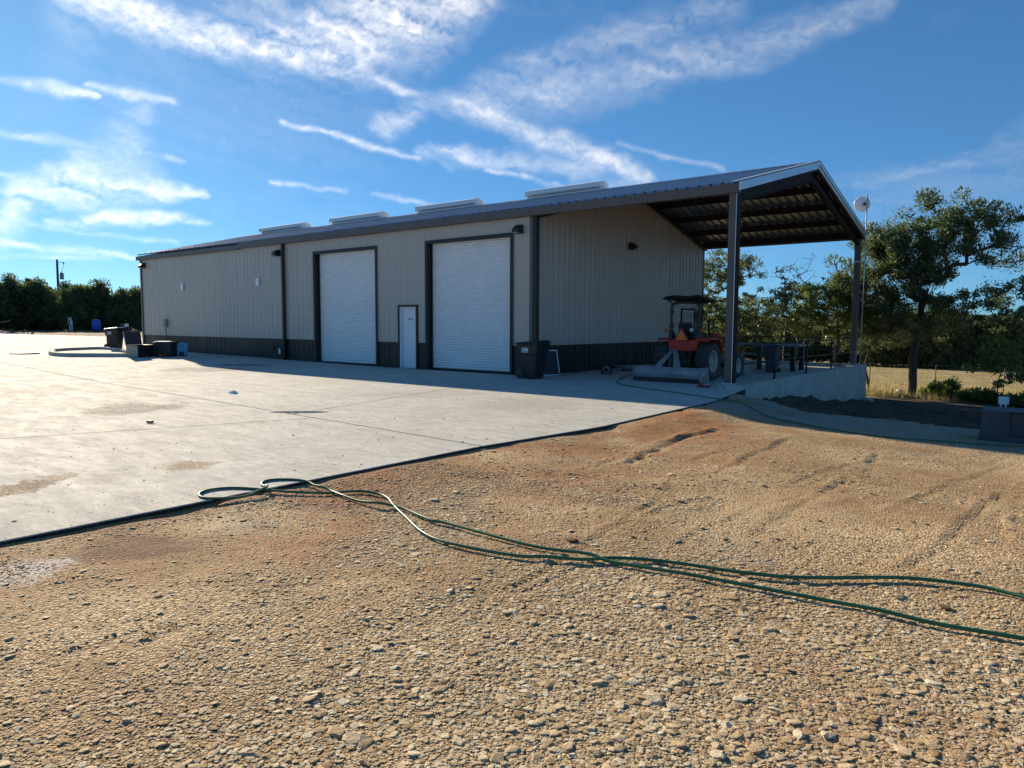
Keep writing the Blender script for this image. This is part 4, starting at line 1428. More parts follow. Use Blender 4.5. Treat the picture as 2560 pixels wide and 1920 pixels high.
# ---- fixtures on the walls
def wall_light(loc, rz, label):
    t = thing('wall_light', label, 'wall light', loc, rz, 'wedge shaped wall lights')
    # local: y- is outwards
    MB().prism([(0.0, -0.12), (0.0, 0.14), (-0.10, 0.14), (-0.27, 0.0), (-0.27, -0.05), (-0.20, -0.12)], -0.13, 0.13, 'x').build('housing', MT['black_metal'], t, bevel=0.012)
    MB().box((0, -0.236, -0.088), (0.21, 0.006, 0.085), (R(-45), 0, 0)).build('lens', MT['lamp_glass'], t)
    return t


wall_light((-31.50, -0.02, 4.50), 0, 'black wedge wall light at the far left corner of the building')
wall_light((-19.46, -0.02, 4.46), 0, 'black wedge wall light left of the downspout on the front wall')
wall_light((-6.72, -0.02, 4.46), 0, 'black wedge wall light above the right roll-up door')
wall_light((XC + 0.032, 5.85, 4.42), R(90), 'black wedge wall light high on the wall under the canopy')
for x_, z_, lb in ((-27.6, 3.32, 'small white vent plate on the beige wall, left one of two'), (-21.05, 3.33, 'small white vent plate on the beige wall, right one of two')):
    t = thing('vent_plate', lb, 'vent plate', (x_, -0.02, z_), 0, 'white vent plates on the front wall')
    MB().bb((-0.13, -0.035, -0.17), (0.13, 0.0, 0.17)).build('plate', MT['white_metal'], t, bevel=0.012)
    MB().bb((-0.09, -0.045, -0.12), (0.09, -0.036, 0.12)).build('louver', MT['white_metal'], t, bevel=0.006)
t = thing('electrical_box', 'grey electrical box with conduit on the beige wall above the blue chair', 'electrical box', (-29.33, -0.02, 1.55))
MB().bb((-0.14, -0.13, -0.2), (0.14, 0.0, 0.2)).build('enclosure', MT['grey_iron'], t, bevel=0.01)
MB().tube(catmull([(0.03, -0.06, -0.2), (0.06, -0.07, -0.45), (0.1, -0.06, -0.7), (0.03, -0.06, -0.95), (0.05, -0.06, -1.3)], 5), 0.022, 6).build('conduit', MT['black_plastic'], t)
t = thing('outlet_cover', 'white outlet cover hanging open on the wainscot near the blue chair', 'outlet', (-28.5, -0.02, 0.55))
MB().box((0, -0.05, 0), (0.13, 0.09, 0.2), (0.3, 0.4, 0.1)).build('cover', MT['white_metal'], t, bevel=0.01)
t = thing('outlet_cover', 'white open outlet cover beside the downspout', 'outlet', (-19.47, -0.02, 0.40))
MB().box((0.02, -0.07, 0), (0.12, 0.03, 0.24), (0.25, 0.3, 0.1)).build('cover', MT['white_metal'], t, bevel=0.006)
MB().bb((-0.05, -0.05, -0.06), (0.06, 0.0, 0.06)).build('outlet_box', MT['grey_iron'], t)
t = thing('hose_bib', 'black hose faucet on the wainscot left of the downspout', 'faucet', (-19.82, -0.02, 0.48))
MB().cyl((0, 0, 0.06), (0, -0.12, 0.06), 0.03, n=8).cyl((0, -0.1, 0.12), (0, -0.13, -0.08), 0.028, n=8).cyl((-0.05, -0.09, 0.13), (0.05, -0.09, 0.13), 0.015, n=6).build('valve', MT['black_metal'], t)

# ---- retaining wall round the canopy slab, rails
rw = thing('retaining_wall', 'grey concrete retaining wall along the open side of the canopy slab', 'retaining wall')
m = MB()
seg = [(-0.55, 3.9), (3.912, 8.0), (8.012, 12.5)]
for a, b in seg:
    MB().hexa([(0.14, a, -1.9), (0.47, a, -1.9), (0.47, b, -1.9), (0.14, b, -1.9)], [(0.14, a, 0.11), (0.45, a, 0.11), (0.45, b, 0.11), (0.14, b, 0.11)]).build('wall_segment', MT['wall_concrete'], rw, bevel=0.012)
MB().bb((-6.2, 12.215, -1.9), (0.135, 12.5, 0.11)).build('kerb', MT['wall_concrete'], rw, bevel=0.012)
MB().bb((-0.20, -0.24, -0.01), (0.135, 0.2, 0.11)).build('pedestal', MT['wall_concrete'], rw, bevel=0.01)
MB().bb((-0.35, 11.95, -0.01), (0.135, 12.21, 0.11)).build('pedestal', MT['wall_concrete'], rw, bevel=0.01)

rl = thing('guard_rail', 'black pipe guard rail along the right edge of the canopy slab', 'railing', (0.29, 0, 0.11), 0, 'black pipe guard rails')
for yy in (2.5, 5.4, 8.15):
    MB().cyl((0, yy, 0.006), (0, yy, 0.98), 0.024, n=10).build('post', MT['black_metal'], rl)
    MB().bb((-0.07, yy - 0.07, 0.0), (0.07, yy + 0.07, 0.01)).build('base_plate', MT['black_metal'], rl)
for z in (0.98, 0.50):
    MB().cyl((0, 0.12 if z > 0.6 else 0.15, z), (-0.12, 12.1, z), 0.021, n=10).build('rail', MT['black_metal'], rl)
rl = thing('guard_rail', 'black pipe guard rail along the back kerb of the canopy slab', 'railing', (0, 12.36, 0.11), 0, 'black pipe guard rails')
for xx in (-5.6, -3.9, -2.25, -0.75):
    MB().cyl((xx, 0, 0.006), (xx, 0, 0.99), 0.024, n=10).build('post', MT['black_metal'], rl)
    MB().bb((xx - 0.07, -0.07, 0.0), (xx + 0.07, 0.07, 0.01)).build('base_plate', MT['black_metal'], rl)
for z in (0.99, 0.52):
    MB().cyl((-6.15, 0, z), (-0.1, 0, z), 0.021, n=10).build('rail', MT['black_metal'], rl)

# ------------------------------------------------------------------ tractor with box blade, parked under the canopy
def tyre(name, parent, loc, Rr, w, rim_r, lugs, lug_h, side):
    """axis along x; side = +1 when the outer face looks to +x"""
    m = MB()
    h = w / 2
    prof = [(rim_r, -h * 0.72), (rim_r + 0.03, -h * 0.92), (Rr * 0.80, -h * 1.0), (Rr * 0.93, -h * 0.92), (Rr - lug_h, -h * 0.66), (Rr - lug_h * 0.8, 0), (Rr - lug_h, h * 0.66), (Rr * 0.93, h * 0.92), (Rr * 0.80, h * 1.0), (rim_r + 0.03, h * 0.92), (rim_r, h * 0.72)]
    m.lathe(prof, axis='x', n=40)
    for k in range(lugs):
        for s in (-1, 1):
            a0 = 2 * math.pi * (k + (0.5 if s > 0 else 0)) / lugs
            # a bar from the centre line sweeping back to the shoulder
            steps = [(0.03, 0.0, 0.0), (h * 0.5, 0.10, 0.0), (h * 0.88, 0.17, -0.012), (h * 1.0, 0.19, -0.055)]
            vs = []
            for (u, da, dr) in steps:
                for (dd, rr) in ((-0.045, Rr - lug_h * 1.25), (-0.03, Rr), (0.03, Rr), (0.045, Rr - lug_h * 1.25)):
                    ang = a0 + da + dd * 0.56 / Rr
                    r_ = rr + dr
                    vs.append((s * u, r_ * math.cos(ang), r_ * math.sin(ang)))
            fs = []
            for j in range(len(steps) - 1):
                for i in range(3):
                    fs.append((j * 4 + i, j * 4 + i + 1, (j + 1) * 4 + i + 1, (j + 1) * 4 + i))
            fs += [(0, 1, 2, 3), (15, 14, 13, 12)]
            m.add(vs, fs)
    t = m.build(name, MT['rubber'], parent, loc)
    s = side
    m = MB()
    m.lathe([(rim_r + 0.012, s * h * 0.80), (rim_r + 0.018, s * h * 0.86), (rim_r - 0.01, s * h * 0.84), (rim_r - 0.03, s * h * 0.55), (rim_r - 0.045, s * h * 0.15), (rim_r * 0.62, s * h * 0.05), (rim_r * 0.55, s * h * 0.12), (rim_r * 0.30, s * h * 0.12), (rim_r * 0.26, s * h * 0.35), (0.001, s * h * 0.35)], axis='x', n=32)
    m.lathe([(rim_r + 0.012, -s * h * 0.80), (rim_r - 0.02, -s * h * 0.6), (rim_r - 0.045, s * h * 0.1)], axis='x', n=32)
    rm = m.build('rim', MT['rim'], t)
    m = MB()
    for k in range(6):
        a = k * math.pi / 3
        m.cyl((s * h * 0.12, rim_r * 0.43 * math.cos(a), rim_r * 0.43 * math.sin(a)), (s * h * 0.22, rim_r * 0.43 * math.cos(a), rim_r * 0.43 * math.sin(a)), 0.016, n=6)
    m.build('wheel_bolts', MT['cast'], t)['kind'] = 'stuff'
    return t


tr = thing('tractor', 'red farm tractor with black canopy, loader and grey box blade parked under the canopy', 'tractor', (-2.06, 1.95, 0.0))
for s in (-1, 1):
    tyre('rear_wheel', tr, (s * 0.64, 0.0, 0.55), 0.55, 0.38, 0.30, 17, 0.040, s)
    tyre('front_wheel', tr, (s * 0.76, 1.72, 0.36), 0.36, 0.25, 0.205, 15, 0.025, s)
m = MB()
m.bb((-0.22, -0.30, 0.34), (0.22, 0.55, 0.86)).bb((-0.16, 0.55, 0.42), (0.16, 1.75, 0.78)).cyl((-0.5, 0, 0.55), (0.5, 0, 0.55), 0.11).cyl((-0.72, 1.72, 0.36), (0.72, 1.72, 0.36), 0.06)
m.bb((-0.30, -0.34, 0.62), (0.30, -0.1, 0.84)).cyl((0, -0.45, 0.42), (0, -0.30, 0.42), 0.05)
m.bb((-0.16, -0.46, 0.70), (0.16, -0.34, 0.80)).cyl((-0.24, -0.42, 0.78), (-0.24, -0.36, 0.78), 0.05).cyl((0.24, -0.42, 0.75), (0.24, -0.36, 0.75), 0.04)
m.build('transmission', MT['cast'], tr, bevel=0.015)
# red rear panel and fenders
m = MB().hexa([(-0.42, -0.30, 0.84), (0.42, -0.30, 0.84), (0.42, -0.10, 0.84), (-0.42, -0.10, 0.84)], [(-0.46, -0.34, 1.14), (0.46, -0.34, 1.14), (0.46, -0.05, 1.14), (-0.46, -0.05, 1.14)])
m.bb((-0.44, -0.30, 1.141), (0.44, 0.45, 1.165))
m.build('rear_panel', MT['tractor_red'], tr, bevel=0.02)
for s in (-1, 1):
    pts = []
    for k in range(11):
        a = R(150 - k * 13)
        pts.append((0.60 * math.cos(a) * 0.97, 0.55 + 0.62 * math.sin(a)))
    top = [(-0.36, 1.17), (-0.28, 1.215), (0.35, 1.22), (0.50, 1.17), (0.62, 0.98), (0.68, 0.80)]
    m = MB()
    xi, xo = s * 0.40, s * 0.80
    vs, fs = [], []
    for (yy, zz) in top:
        vs += [(xi, yy, zz), (xo, yy, zz - 0.02), (xo, yy * 0.985, zz - 0.05), (xi, yy * 0.985, zz - 0.03)]
    for j in range(len(top) - 1):
        for i in range(4):
            fs.append((j * 4 + i, j * 4 + (i + 1) % 4, (j + 1) * 4 + (i + 1) % 4, (j + 1) * 4 + i))
    fs += [(3, 2, 1, 0), (20, 21, 22, 23)]
    m.add(vs, fs)
    m.prism([(-0.30, 0.86), (0.55, 0.80), (0.62, 0.98), (0.48, 1.16), (-0.30, 1.20)], min(xi, xi - s * 0.03), max(xi, xi - s * 0.03), 'x')
    m.build('fender', MT['tractor_red'], tr, bevel=0.012)
# hood, grille, dash, loader
m = MB().hexa([(-0.27, 0.85, 0.80), (0.27, 0.85, 0.80), (0.25, 2.02, 0.72), (-0.25, 2.02, 0.72)], [(-0.24, 0.85, 1.28), (0.24, 0.85, 1.28), (0.20, 1.98, 1.14), (-0.20, 1.98, 1.14)])
m.build('hood', MT['tractor_red'], tr, bevel=0.04)
MB().bb((-0.22, 0.60, 0.86), (0.22, 0.84, 1.36)).build('dash', MT['black_plastic'], tr, bevel=0.03)
MB().cyl((0.15, 1.15, 1.2), (0.15, 1.15, 1.75), 0.03, n=10).build('exhaust', MT['cast'], tr)
sw = MB()
sw.tube([(0.19 * math.cos(a), 0.52 + 0.17 * math.sin(a), 1.45 + 0.08 * math.sin(a)) for a in np.linspace(0, 6.283, 21)], 0.014, 6, False).cyl((0, 0.66, 1.3), (0, 0.52, 1.45), 0.02, n=8).cyl((-0.18, 0.52, 1.45), (0.18, 0.52, 1.45), 0.012, n=6)
sw.build('steering_wheel', MT['black_plastic'], tr)
m = MB().bb((-0.24, -0.10, 1.167), (0.24, 0.36, 1.29))
m.hexa([(-0.25, -0.12, 1.26), (0.25, -0.12, 1.26), (0.25, 0.0, 1.26), (-0.25, 0.0, 1.26)], [(-0.21, -0.24, 1.66), (0.21, -0.24, 1.66), (0.21, -0.13, 1.66), (-0.21, -0.13, 1.66)])
m.build('seat', MT['black_plastic'], tr, bevel=0.05)
# roll bar
arch = [(-0.42, -0.20, 1.10), (-0.42, -0.20, 1.55), (-0.43, -0.20, 2.02), (-0.40, -0.19, 2.16), (-0.30, -0.19, 2.22), (0, -0.19, 2.235), (0.30, -0.19, 2.22), (0.40, -0.19, 2.16), (0.43, -0.20, 2.02), (0.42, -0.20, 1.55), (0.42, -0.20, 1.10)]
MB().tube(catmull(arch, 4), 0.042, 8).build('roll_bar', MT['black_metal'], tr)
for s in (-1, 1):
    m = MB().prism([(-0.30, 1.10), (0.10, 1.10), (0.0, 1.22), (-0.13, 1.42), (-0.27, 1.42)], s * 0.42 - 0.05, s * 0.42 + 0.05, 'x')
    m.bb((s * 0.42 - 0.055, -0.26, 1.50), (s * 0.42 + 0.055, -0.14, 1.62)).bb((s * 0.42 - 0.055, -0.26, 1.92), (s * 0.42 + 0.055, -0.14, 2.0))
    m.build('roll_bar_bracket', MT['black_metal'], tr, bevel=0.01)
    lm = MB().lathe([(0.001, -0.035), (0.05, -0.035), (0.055, 0.0), (0.05, 0.025), (0.001, 0.03)], (s * 0.57, -0.26, 1.44), 'y', 16)
    lm.cyl((s * 0.45, -0.22, 1.42), (s * 0.56, -0.24, 1.44), 0.018, n=6)
    lm.build('turn_signal', MT['amber'], tr)
# sun canopy: sagging canvas on a frame
u, v = np.meshgrid(np.linspace(-1, 1, 13), np.linspace(-1, 1, 13))
sag = 0.09 * (1 - np.abs(u) ** 2.5) * (1 - np.abs(v) ** 2.5)
zz = 2.37 - 0.05 * v - sag + 0.015 * np.sin(u * 5 + v * 3) - 0.05 * (np.abs(u) > 0.93)
co = np.stack([u * 0.60, 0.36 + v * 0.80, zz], -1).reshape(-1, 3)
co2 = co - np.array([0, 0, 0.035])
i = np.arange(169).reshape(13, 13)
q = np.stack([i[:-1, :-1], i[:-1, 1:], i[1:, 1:], i[1:, :-1]], -1).reshape(-1, 4)
rim = list(i[0, :]) + list(i[1:, -1]) + list(i[-1, -2::-1]) + list(i[-2:0:-1, 0])
sd = [(rim[a], rim[a] + 169, rim[(a + 1) % len(rim)] + 169, rim[(a + 1) % len(rim)]) for a in range(len(rim))]
link('canopy', fast_mesh('canopy', np.concatenate([co, co2]), np.concatenate([q, q[:, ::-1] + 169, np.array(sd)]), smooth=False), MT['black_fabric'], tr)
MB().cyl((-0.4, -0.19, 2.20), (-0.52, -0.42, 2.36), 0.02, n=6).cyl((0.4, -0.19, 2.20), (0.52, -0.42, 2.36), 0.02, n=6).cyl((-0.4, -0.19, 2.18), (-0.5, 0.75, 2.28), 0.02, n=6).cyl((0.4, -0.19, 2.18), (0.5, 0.75, 2.28), 0.02, n=6).build('canopy_frame', MT['black_metal'], tr)
# slow vehicle triangle
def tri(r, cut):
    P = []
    for k in range(3):
        a = R(90 + 120 * k)
        for s in (1, -1):
            P.append((r * math.cos(a) + s * cut * math.sin(a), r * math.sin(a) - s * cut * math.cos(a)))
    return P


sm = MB().prism(tri(0.235, 0.03), -0.395, -0.388, 'y').build('warning_triangle', MT['orange_edge'], tr, (-0.02, 0, 1.255))
MB().prism(tri(0.175, 0.012), -0.3985, -0.3955, 'y').build('warning_center', MT['orange'], sm)
m = MB().lathe([(0.001, -0.05), (0.055, -0.05), (0.062, -0.03), (0.05, 0.03), (0.001, 0.05)], (0.27, -0.32, 1.44), 'y', 18)
m.build('work_lamp', MT['lamp_glass'], tr)
MB().cyl((0.27, -0.30, 1.34), (0.27, -0.30, 1.20), 0.012, n=6).build('lamp_bracket', MT['black_metal'], tr)
# loader: uprights, arms, bucket
for s in (-1, 1):
    m = MB().bb((s * 0.36 - 0.05, 0.86, 0.40), (s * 0.36 + 0.05, 1.02, 1.34)).bb((s * 0.36 - 0.09, 0.80, 0.95), (s * 0.36 + 0.07, 1.08, 1.10))
    m.build('loader_upright', MT['tractor_red'], tr, bevel=0.012)
    MB().tube([(s * 0.46, 0.90, 1.30), (s * 0.46, 1.5, 1.22), (s * 0.46, 2.2, 0.95), (s * 0.46, 2.55, 0.35)], 0.055, 6).build('loader_arm', MT['tractor_red'], tr)
    MB().cyl((s * 0.42, 1.0, 0.75), (s * 0.44, 1.7, 1.10), 0.032, n=8).build('loader_cylinder', MT['cast'], tr)
m = MB().prism([(2.60, 0.05), (3.15, 0.03), (3.15, 0.06), (2.68, 0.10), (2.66, 0.55), (2.60, 0.58)], -0.70, 0.70, 'x')
for s in (-1, 1):
    m.prism([(2.62, 0.04), (3.12, 0.04), (2.72, 0.56), (2.62, 0.57)], s * 0.70 - 0.012, s * 0.70 + 0.012, 'x')
m.build('bucket', MT['grey_iron'], tr)
# three point hitch
m = MB()
for s in (-1, 1):
    m.tube([(s * 0.24, -0.15, 0.42), (s * 0.33, -0.60, 0.36), (s * 0.36, -0.98, 0.34)], 0.03, 6).cyl((s * 0.27, -0.35, 0.80), (s * 0.33, -0.60, 0.38), 0.022, n=6)
m.tube([(0, -0.40, 0.82), (0, -0.84, 0.84)], 0.028, 6)
m.build('hitch', MT['cast'], tr)
# box blade
bb = MB()
pr = [(-1.30, 0.03), (-1.345, 0.10), (-1.36, 0.22), (-1.345, 0.34), (-1.30, 0.42), (-1.27, 0.42), (-1.315, 0.33), (-1.33, 0.22), (-1.315, 0.10), (-1.27, 0.03)]
bb.prism(pr, -1.00, 1.00, 'x')
box_blade = bb.build('box_blade', MT['grey_iron'], tr, bevel=0.004)
for s in (-1, 1):
    MB().prism([(-1.37, 0.02), (-0.82, 0.02), (-0.78, 0.08), (-0.84, 0.36), (-0.92, 0.43), (-1.33, 0.43), (-1.37, 0.36)], s * 1.015 - 0.014, s * 1.015 + 0.014, 'x').build('end_plate', MT['grey_iron'], box_blade, bevel=0.004)
MB().bb((-1.0, -1.385, 0.012), (1.0, -1.362, 0.125)).build('cutting_edge', MT['cast'], box_blade)
MB().bb((-0.99, -1.02, 0.30), (0.99, -0.93, 0.40)).build('tool_bar', MT['grey_iron'], box_blade, bevel=0.006)
for s in (-1, 1):
    m = MB()
    m.hexa([(s * 0.30 - 0.11, -1.30, 0.40), (s * 0.30 + 0.11, -1.30, 0.40), (s * 0.30 + 0.11, -1.27, 0.40), (s * 0.30 - 0.11, -1.27, 0.40)],
           [(s * 0.05 - 0.055, -0.90, 0.86), (s * 0.05 + 0.055, -0.90, 0.86), (s * 0.05 + 0.055, -0.87, 0.88), (s * 0.05 - 0.055, -0.87, 0.88)])
    m.build('mast_brace', MT['grey_iron'], box_blade)
m = MB()
for s in (-1, 1):
    m.bb((s * 0.08 - 0.012, -0.98, 0.38), (s * 0.08 + 0.012, -0.84, 0.90))
m.build('mast', MT['grey_iron'], box_blade)
# pale maker's mark on the end plate: three bars and a hook
m = MB()
for k, (z, L) in enumerate(((0.30, 0.13), (0.255, 0.12), (0.215, 0.10))):
    m.bb((1.0295, -1.26, z), (1.0315, -1.26 + L, z + 0.016))
m.tube([(1.031, -1.09, 0.31), (1.031, -1.065, 0.29), (1.031, -1.065, 0.23), (1.031, -1.10, 0.21)], 0.007, 5)
m.build('marking', MT['white_metal'], box_blade)


# ------------------------------------------------------------------ wheeled carts
def text_mesh(body, size, ext=0.001):
    cu = bpy.data.curves.new('lettering', 'FONT')
    cu.body = body
    cu.size = size
    cu.extrude = ext
    cu.align_x = 'CENTER'
    o = bpy.data.objects.new('lettering', cu)
    COL.objects.link(o)
    dg = bpy.context.evaluated_depsgraph_get()
    me = bpy.data.meshes.new_from_object(o.evaluated_get(dg))
    bpy.data.objects.remove(o)
    return me


def cart(label, loc, rz, lid_mat, sticker=True):
    """local: front to +x, wheels and handle to -x, sticker on the -y side"""
    t = thing('trash_cart', label, 'trash cart', loc, rz, 'wheeled black trash carts')
    b = MB()
    b.hexa([(-0.24, -0.22, 0.02), (0.22, -0.22, 0.02), (0.22, 0.22, 0.02), (-0.24, 0.22, 0.02)], [(-0.30, -0.27, 0.72), (0.30, -0.27, 0.72), (0.30, 0.27, 0.72), (-0.30, 0.27, 0.72)])
    b.build('bin_body', MT['black_plastic'], t, bevel=0.035)
    b = MB()
    b.hexa([(-0.325, -0.295, 0.71), (0.335, -0.295, 0.71), (0.335, 0.295, 0.71), (-0.325, 0.295, 0.71)], [(-0.37, -0.32, 1.02), (0.375, -0.32, 1.02), (0.375, 0.32, 1.02), (-0.37, 0.32, 1.02)])
    b.build('bin_collar', MT['black_plastic'], t, bevel=0.02)
    b = MB()
    b.hexa([(-0.40, -0.345, 1.022), (0.42, -0.345, 1.022), (0.42, 0.345, 1.022), (-0.40, 0.345, 1.022)], [(-0.36, -0.30, 1.06), (0.36, -0.28, 1.13), (0.36, 0.28, 1.13), (-0.36, 0.30, 1.06)])
    b.build('lid', lid_mat, t, bevel=0.03)
    MB().tube([(-0.36, -0.27, 0.98), (-0.47, -0.27, 1.03), (-0.48, 0.0, 1.035), (-0.47, 0.27, 1.03), (-0.36, 0.27, 0.98)], 0.018, 8).build('handle', MT['black_plastic'], t)
    for s in (-1, 1):
        w = MB().lathe([(0.001, -0.03), (0.10, -0.032), (0.135, -0.03), (0.145, 0.0), (0.135, 0.03), (0.10, 0.032), (0.001, 0.03)], (-0.30, s * 0.27, 0.146), 'y', 24).build('wheel', MT['rubber'], t)
        MB().lathe([(0.001, s * 0.040), (0.07, s * 0.036), (0.095, s * 0.033)], (-0.30, s * 0.27, 0.146), 'y', 20).build('hub', MT['black_plastic'], w)
        MB().bb((-0.33, s * 0.19 - 0.02, 0.12), (-0.29, s * 0.19 + 0.02, 0.74)).build('rib', MT['black_plastic'], t)
    MB().cyl((-0.30, -0.24, 0.146), (-0.30, 0.24, 0.146), 0.014, n=8).build('axle', MT['grey_iron'], t)
    if sticker:
        tl = R(-5)
        st = MB().box((0, 0, 0), (0.235, 0.003, 0.145)).build('sticker', MT['white_metal'], t, (-0.08, -0.3145, 0.845), (R(-4.6), 0, 0))
        m = MB()
        m.box((-0.082, -0.0025, 0.012), (0.05, 0.0015, 0.08))
        m.build('logo', MT['black_metal'], st)
        m = MB()
        m.box((-0.094, -0.0042, 0.03), (0.012, 0.001, 0.034), (0, 0.35, 0)).box((-0.078, -0.0042, 0.03), (0.012, 0.001, 0.034), (0, -0.35, 0)).box((-0.082, -0.0042, -0.005), (0.022, 0.001, 0.02))
        m.build('logo_mark', MT['white_metal'], st)
        me = text_mesh('BCWS', 0.062)
        link('lettering', me, MT['black_metal'], st, (0.035, -0.0020, 0.018), (R(90), 0, 0))
        m = MB()
        for k in range(5):
            m.box((-0.04 + k * 0.034, -0.002, -0.012), (0.027, 0.001, 0.008))
        for k in range(9):
            m.box((-0.095 + k * 0.0235, -0.002, -0.046), (0.016, 0.001, 0.026))
        m.build('small_print', MT['black_metal'], st)
    return t


cart('black wheeled trash cart with white sticker beside the right roll-up door', (-5.60, -0.80, 0), R(0), MT['black_plastic'])
cz = float(slabz(-31.5))
cart('black wheeled trash cart with sunlit lid at the far left corner of the building', (-31.5, -1.6, cz), R(28), MT['black_plastic'])

# ------------------------------------------------------------------ things by the near wall
t = thing('framed_panel', 'black panel in a white frame leaning against the wall beside the trash cart', 'panel', (-5.83, 0.42, 0.012), R(69))
t.rotation_euler = (R(-14), 0, R(69))
pw_, ph_ = 0.66, 0.80
m = MB()
for a, b in (((-pw_ / 2, -0.015, 0), (pw_ / 2, 0.015, 0.028)), ((-pw_ / 2, -0.015, ph_ - 0.028), (pw_ / 2, 0.015, ph_)), ((-pw_ / 2, -0.015, 0.028), (-pw_ / 2 + 0.028, 0.015, ph_ - 0.028)), ((pw_ / 2 - 0.028, -0.015, 0.028), (pw_ / 2, 0.015, ph_ - 0.028))):
    m.bb(a, b)
m.build('frame', MT['white_metal'], t)
MB().bb((-pw_ / 2 + 0.028, -0.004, 0.028), (pw_ / 2 - 0.028, 0.004, ph_ - 0.028)).build('panel_face', MT['black_metal'], t)
t = thing('plastic_scrap', 'small grey crumpled scrap at the foot of the framed panel', 'scrap', (-5.62, 0.62, 0.0))
me = rock_mesh('scrap', 77, 2, 0.7)
o = link('scrap_body', me, MT['wood_grey'], t, (0, 0, 0.075))
o.scale = (0.26, 0.14, 0.24)
t = thing('hose_reel', 'black hose reel drum lying at the wall under the canopy', 'hose reel', (-4.98, 2.30, 0.0), R(25))
m = MB().lathe([(0.02, -0.13), (0.15, -0.13), (0.15, -0.11), (0.08, -0.11), (0.08, 0.11), (0.15, 0.11), (0.15, 0.13), (0.02, 0.13)], (0, 0, 0.15), 'y', 24)
m.build('drum', MT['black_plastic'], t)
MB().lathe([(0.085, -0.136), (0.10, -0.142), (0.115, -0.136)], (0, 0, 0.15), 'y', 24).build('drum_ring', MT['cover_wood'], t)
MB().bb((-0.17, -0.16, 0.0), (-0.14, 0.16, 0.16)).bb((0.14, -0.16, 0.0), (0.17, 0.16, 0.16)).build('stand', MT['black_metal'], t)
t = thing('metal_tray', 'pale blue sheet metal tray lying behind the box blade', 'tray', (-5.05, 4.6, 0.0), R(68))
MB().hexa([(-0.75, -0.32, 0.10), (0.75, -0.32, 0.10), (0.75, 0.32, 0.10), (-0.75, 0.32, 0.10)], [(-0.86, -0.40, 0.16), (0.86, -0.40, 0.16), (0.86, 0.40, 0.17), (-0.86, 0.40, 0.17)]).build('pan', MT['galv_trim'], t)
MB().bb((-0.72, -0.03, 0.0), (-0.66, 0.03, 0.1)).bb((0.66, -0.03, 0.0), (0.72, 0.03, 0.1)).build('runner', MT['black_metal'], t)
t = thing('extension_cord', 'red plug block with black cord by the foot of the canopy post', 'extension cord', (-0.55, -0.30, 0.0), R(20))
MB().bb((-0.16, -0.06, 0.0), (0.16, 0.06, 0.05)).hexa([(-0.16, -0.05, 0.05), (0.0, -0.05, 0.05), (0.0, 0.05, 0.05), (-0.16, 0.05, 0.05)], [(-0.14, -0.04, 0.07), (-0.04, -0.04, 0.10), (-0.04, 0.04, 0.10), (-0.14, 0.04, 0.07)]).build('plug_block', MT['red_plastic'], t, bevel=0.012)
MB().tube(catmull([(0.12, 0.02, 0.04), (0.22, 0.04, 0.10), (0.30, 0.06, 0.26), (0.36, 0.02, 0.34)], 5), 0.009, 6).build('cord', MT['black_plastic'], t)

# steel work stand and bin on the canopy slab
t = thing('work_table', 'dark steel work table standing at the open edge of the canopy slab', 'table', (-1.45, 8.2, 0.0))
for x_, y_ in ((-0.62, -0.28), (0.62, -0.52), (0.60, 0.50), (-0.58, 0.52)):
    MB().bb((x_ - 0.075, y_ - 0.075, 0.0), (x_ + 0.075, y_ + 0.075, 0.86)).build('leg', MT['black_metal'], t)
m = MB().bb((-1.9, -0.62, 0.86), (0.85, -0.52, 0.93)).bb((-1.9, 0.52, 0.86), (0.85, 0.62, 0.93))
m.bb((-1.9, -0.52, 0.86), (-1.8, 0.52, 0.93)).bb((0.75, -0.52, 0.86), (0.85, 0.52, 0.93))
m.build('table_frame', MT['grey_iron'], t)
MB().bb((-1.85, -0.05, 0.52), (0.5, 0.05, 0.58)).build('brace', MT['grey_iron'], t)
for x_ in (-1.7,):
    MB().bb((x_ - 0.06, -0.1, 0), (x_ + 0.06, 0.02, 0.86)).build('leg', MT['black_metal'], t)
t = thing('waste_bin', 'tapered dark grey bin in front of the steel work table', 'bin', (-1.22, 6.75, 0.0))
MB().hexa([(-0.15, -0.17, 0.02), (0.15, -0.17, 0.02), (0.15, 0.17, 0.02), (-0.15, 0.17, 0.02)], [(-0.22, -0.24, 0.86), (0.22, -0.24, 0.86), (0.22, 0.24, 0.86), (-0.22, 0.24, 0.86)]).build('bin_body', MT['slate'], t, bevel=0.02)
MB().hexa([(-0.24, -0.26, 0.86), (0.24, -0.26, 0.86), (0.24, 0.26, 0.86), (-0.24, 0.26, 0.86)], [(-0.2, -0.2, 0.92), (0.2, -0.2, 0.92), (0.2, 0.2, 0.92), (-0.2, 0.2, 0.92)]).build('lid', MT['slate'], t, bevel=0.015)
for s in (-1, 1):
    MB().lathe([(0.001, -0.02), (0.07, -0.02), (0.075, 0.0), (0.07, 0.02), (0.001, 0.02)], (0.17, s * 0.17, 0.075), 'y', 16).build('wheel', MT['rubber'], t)

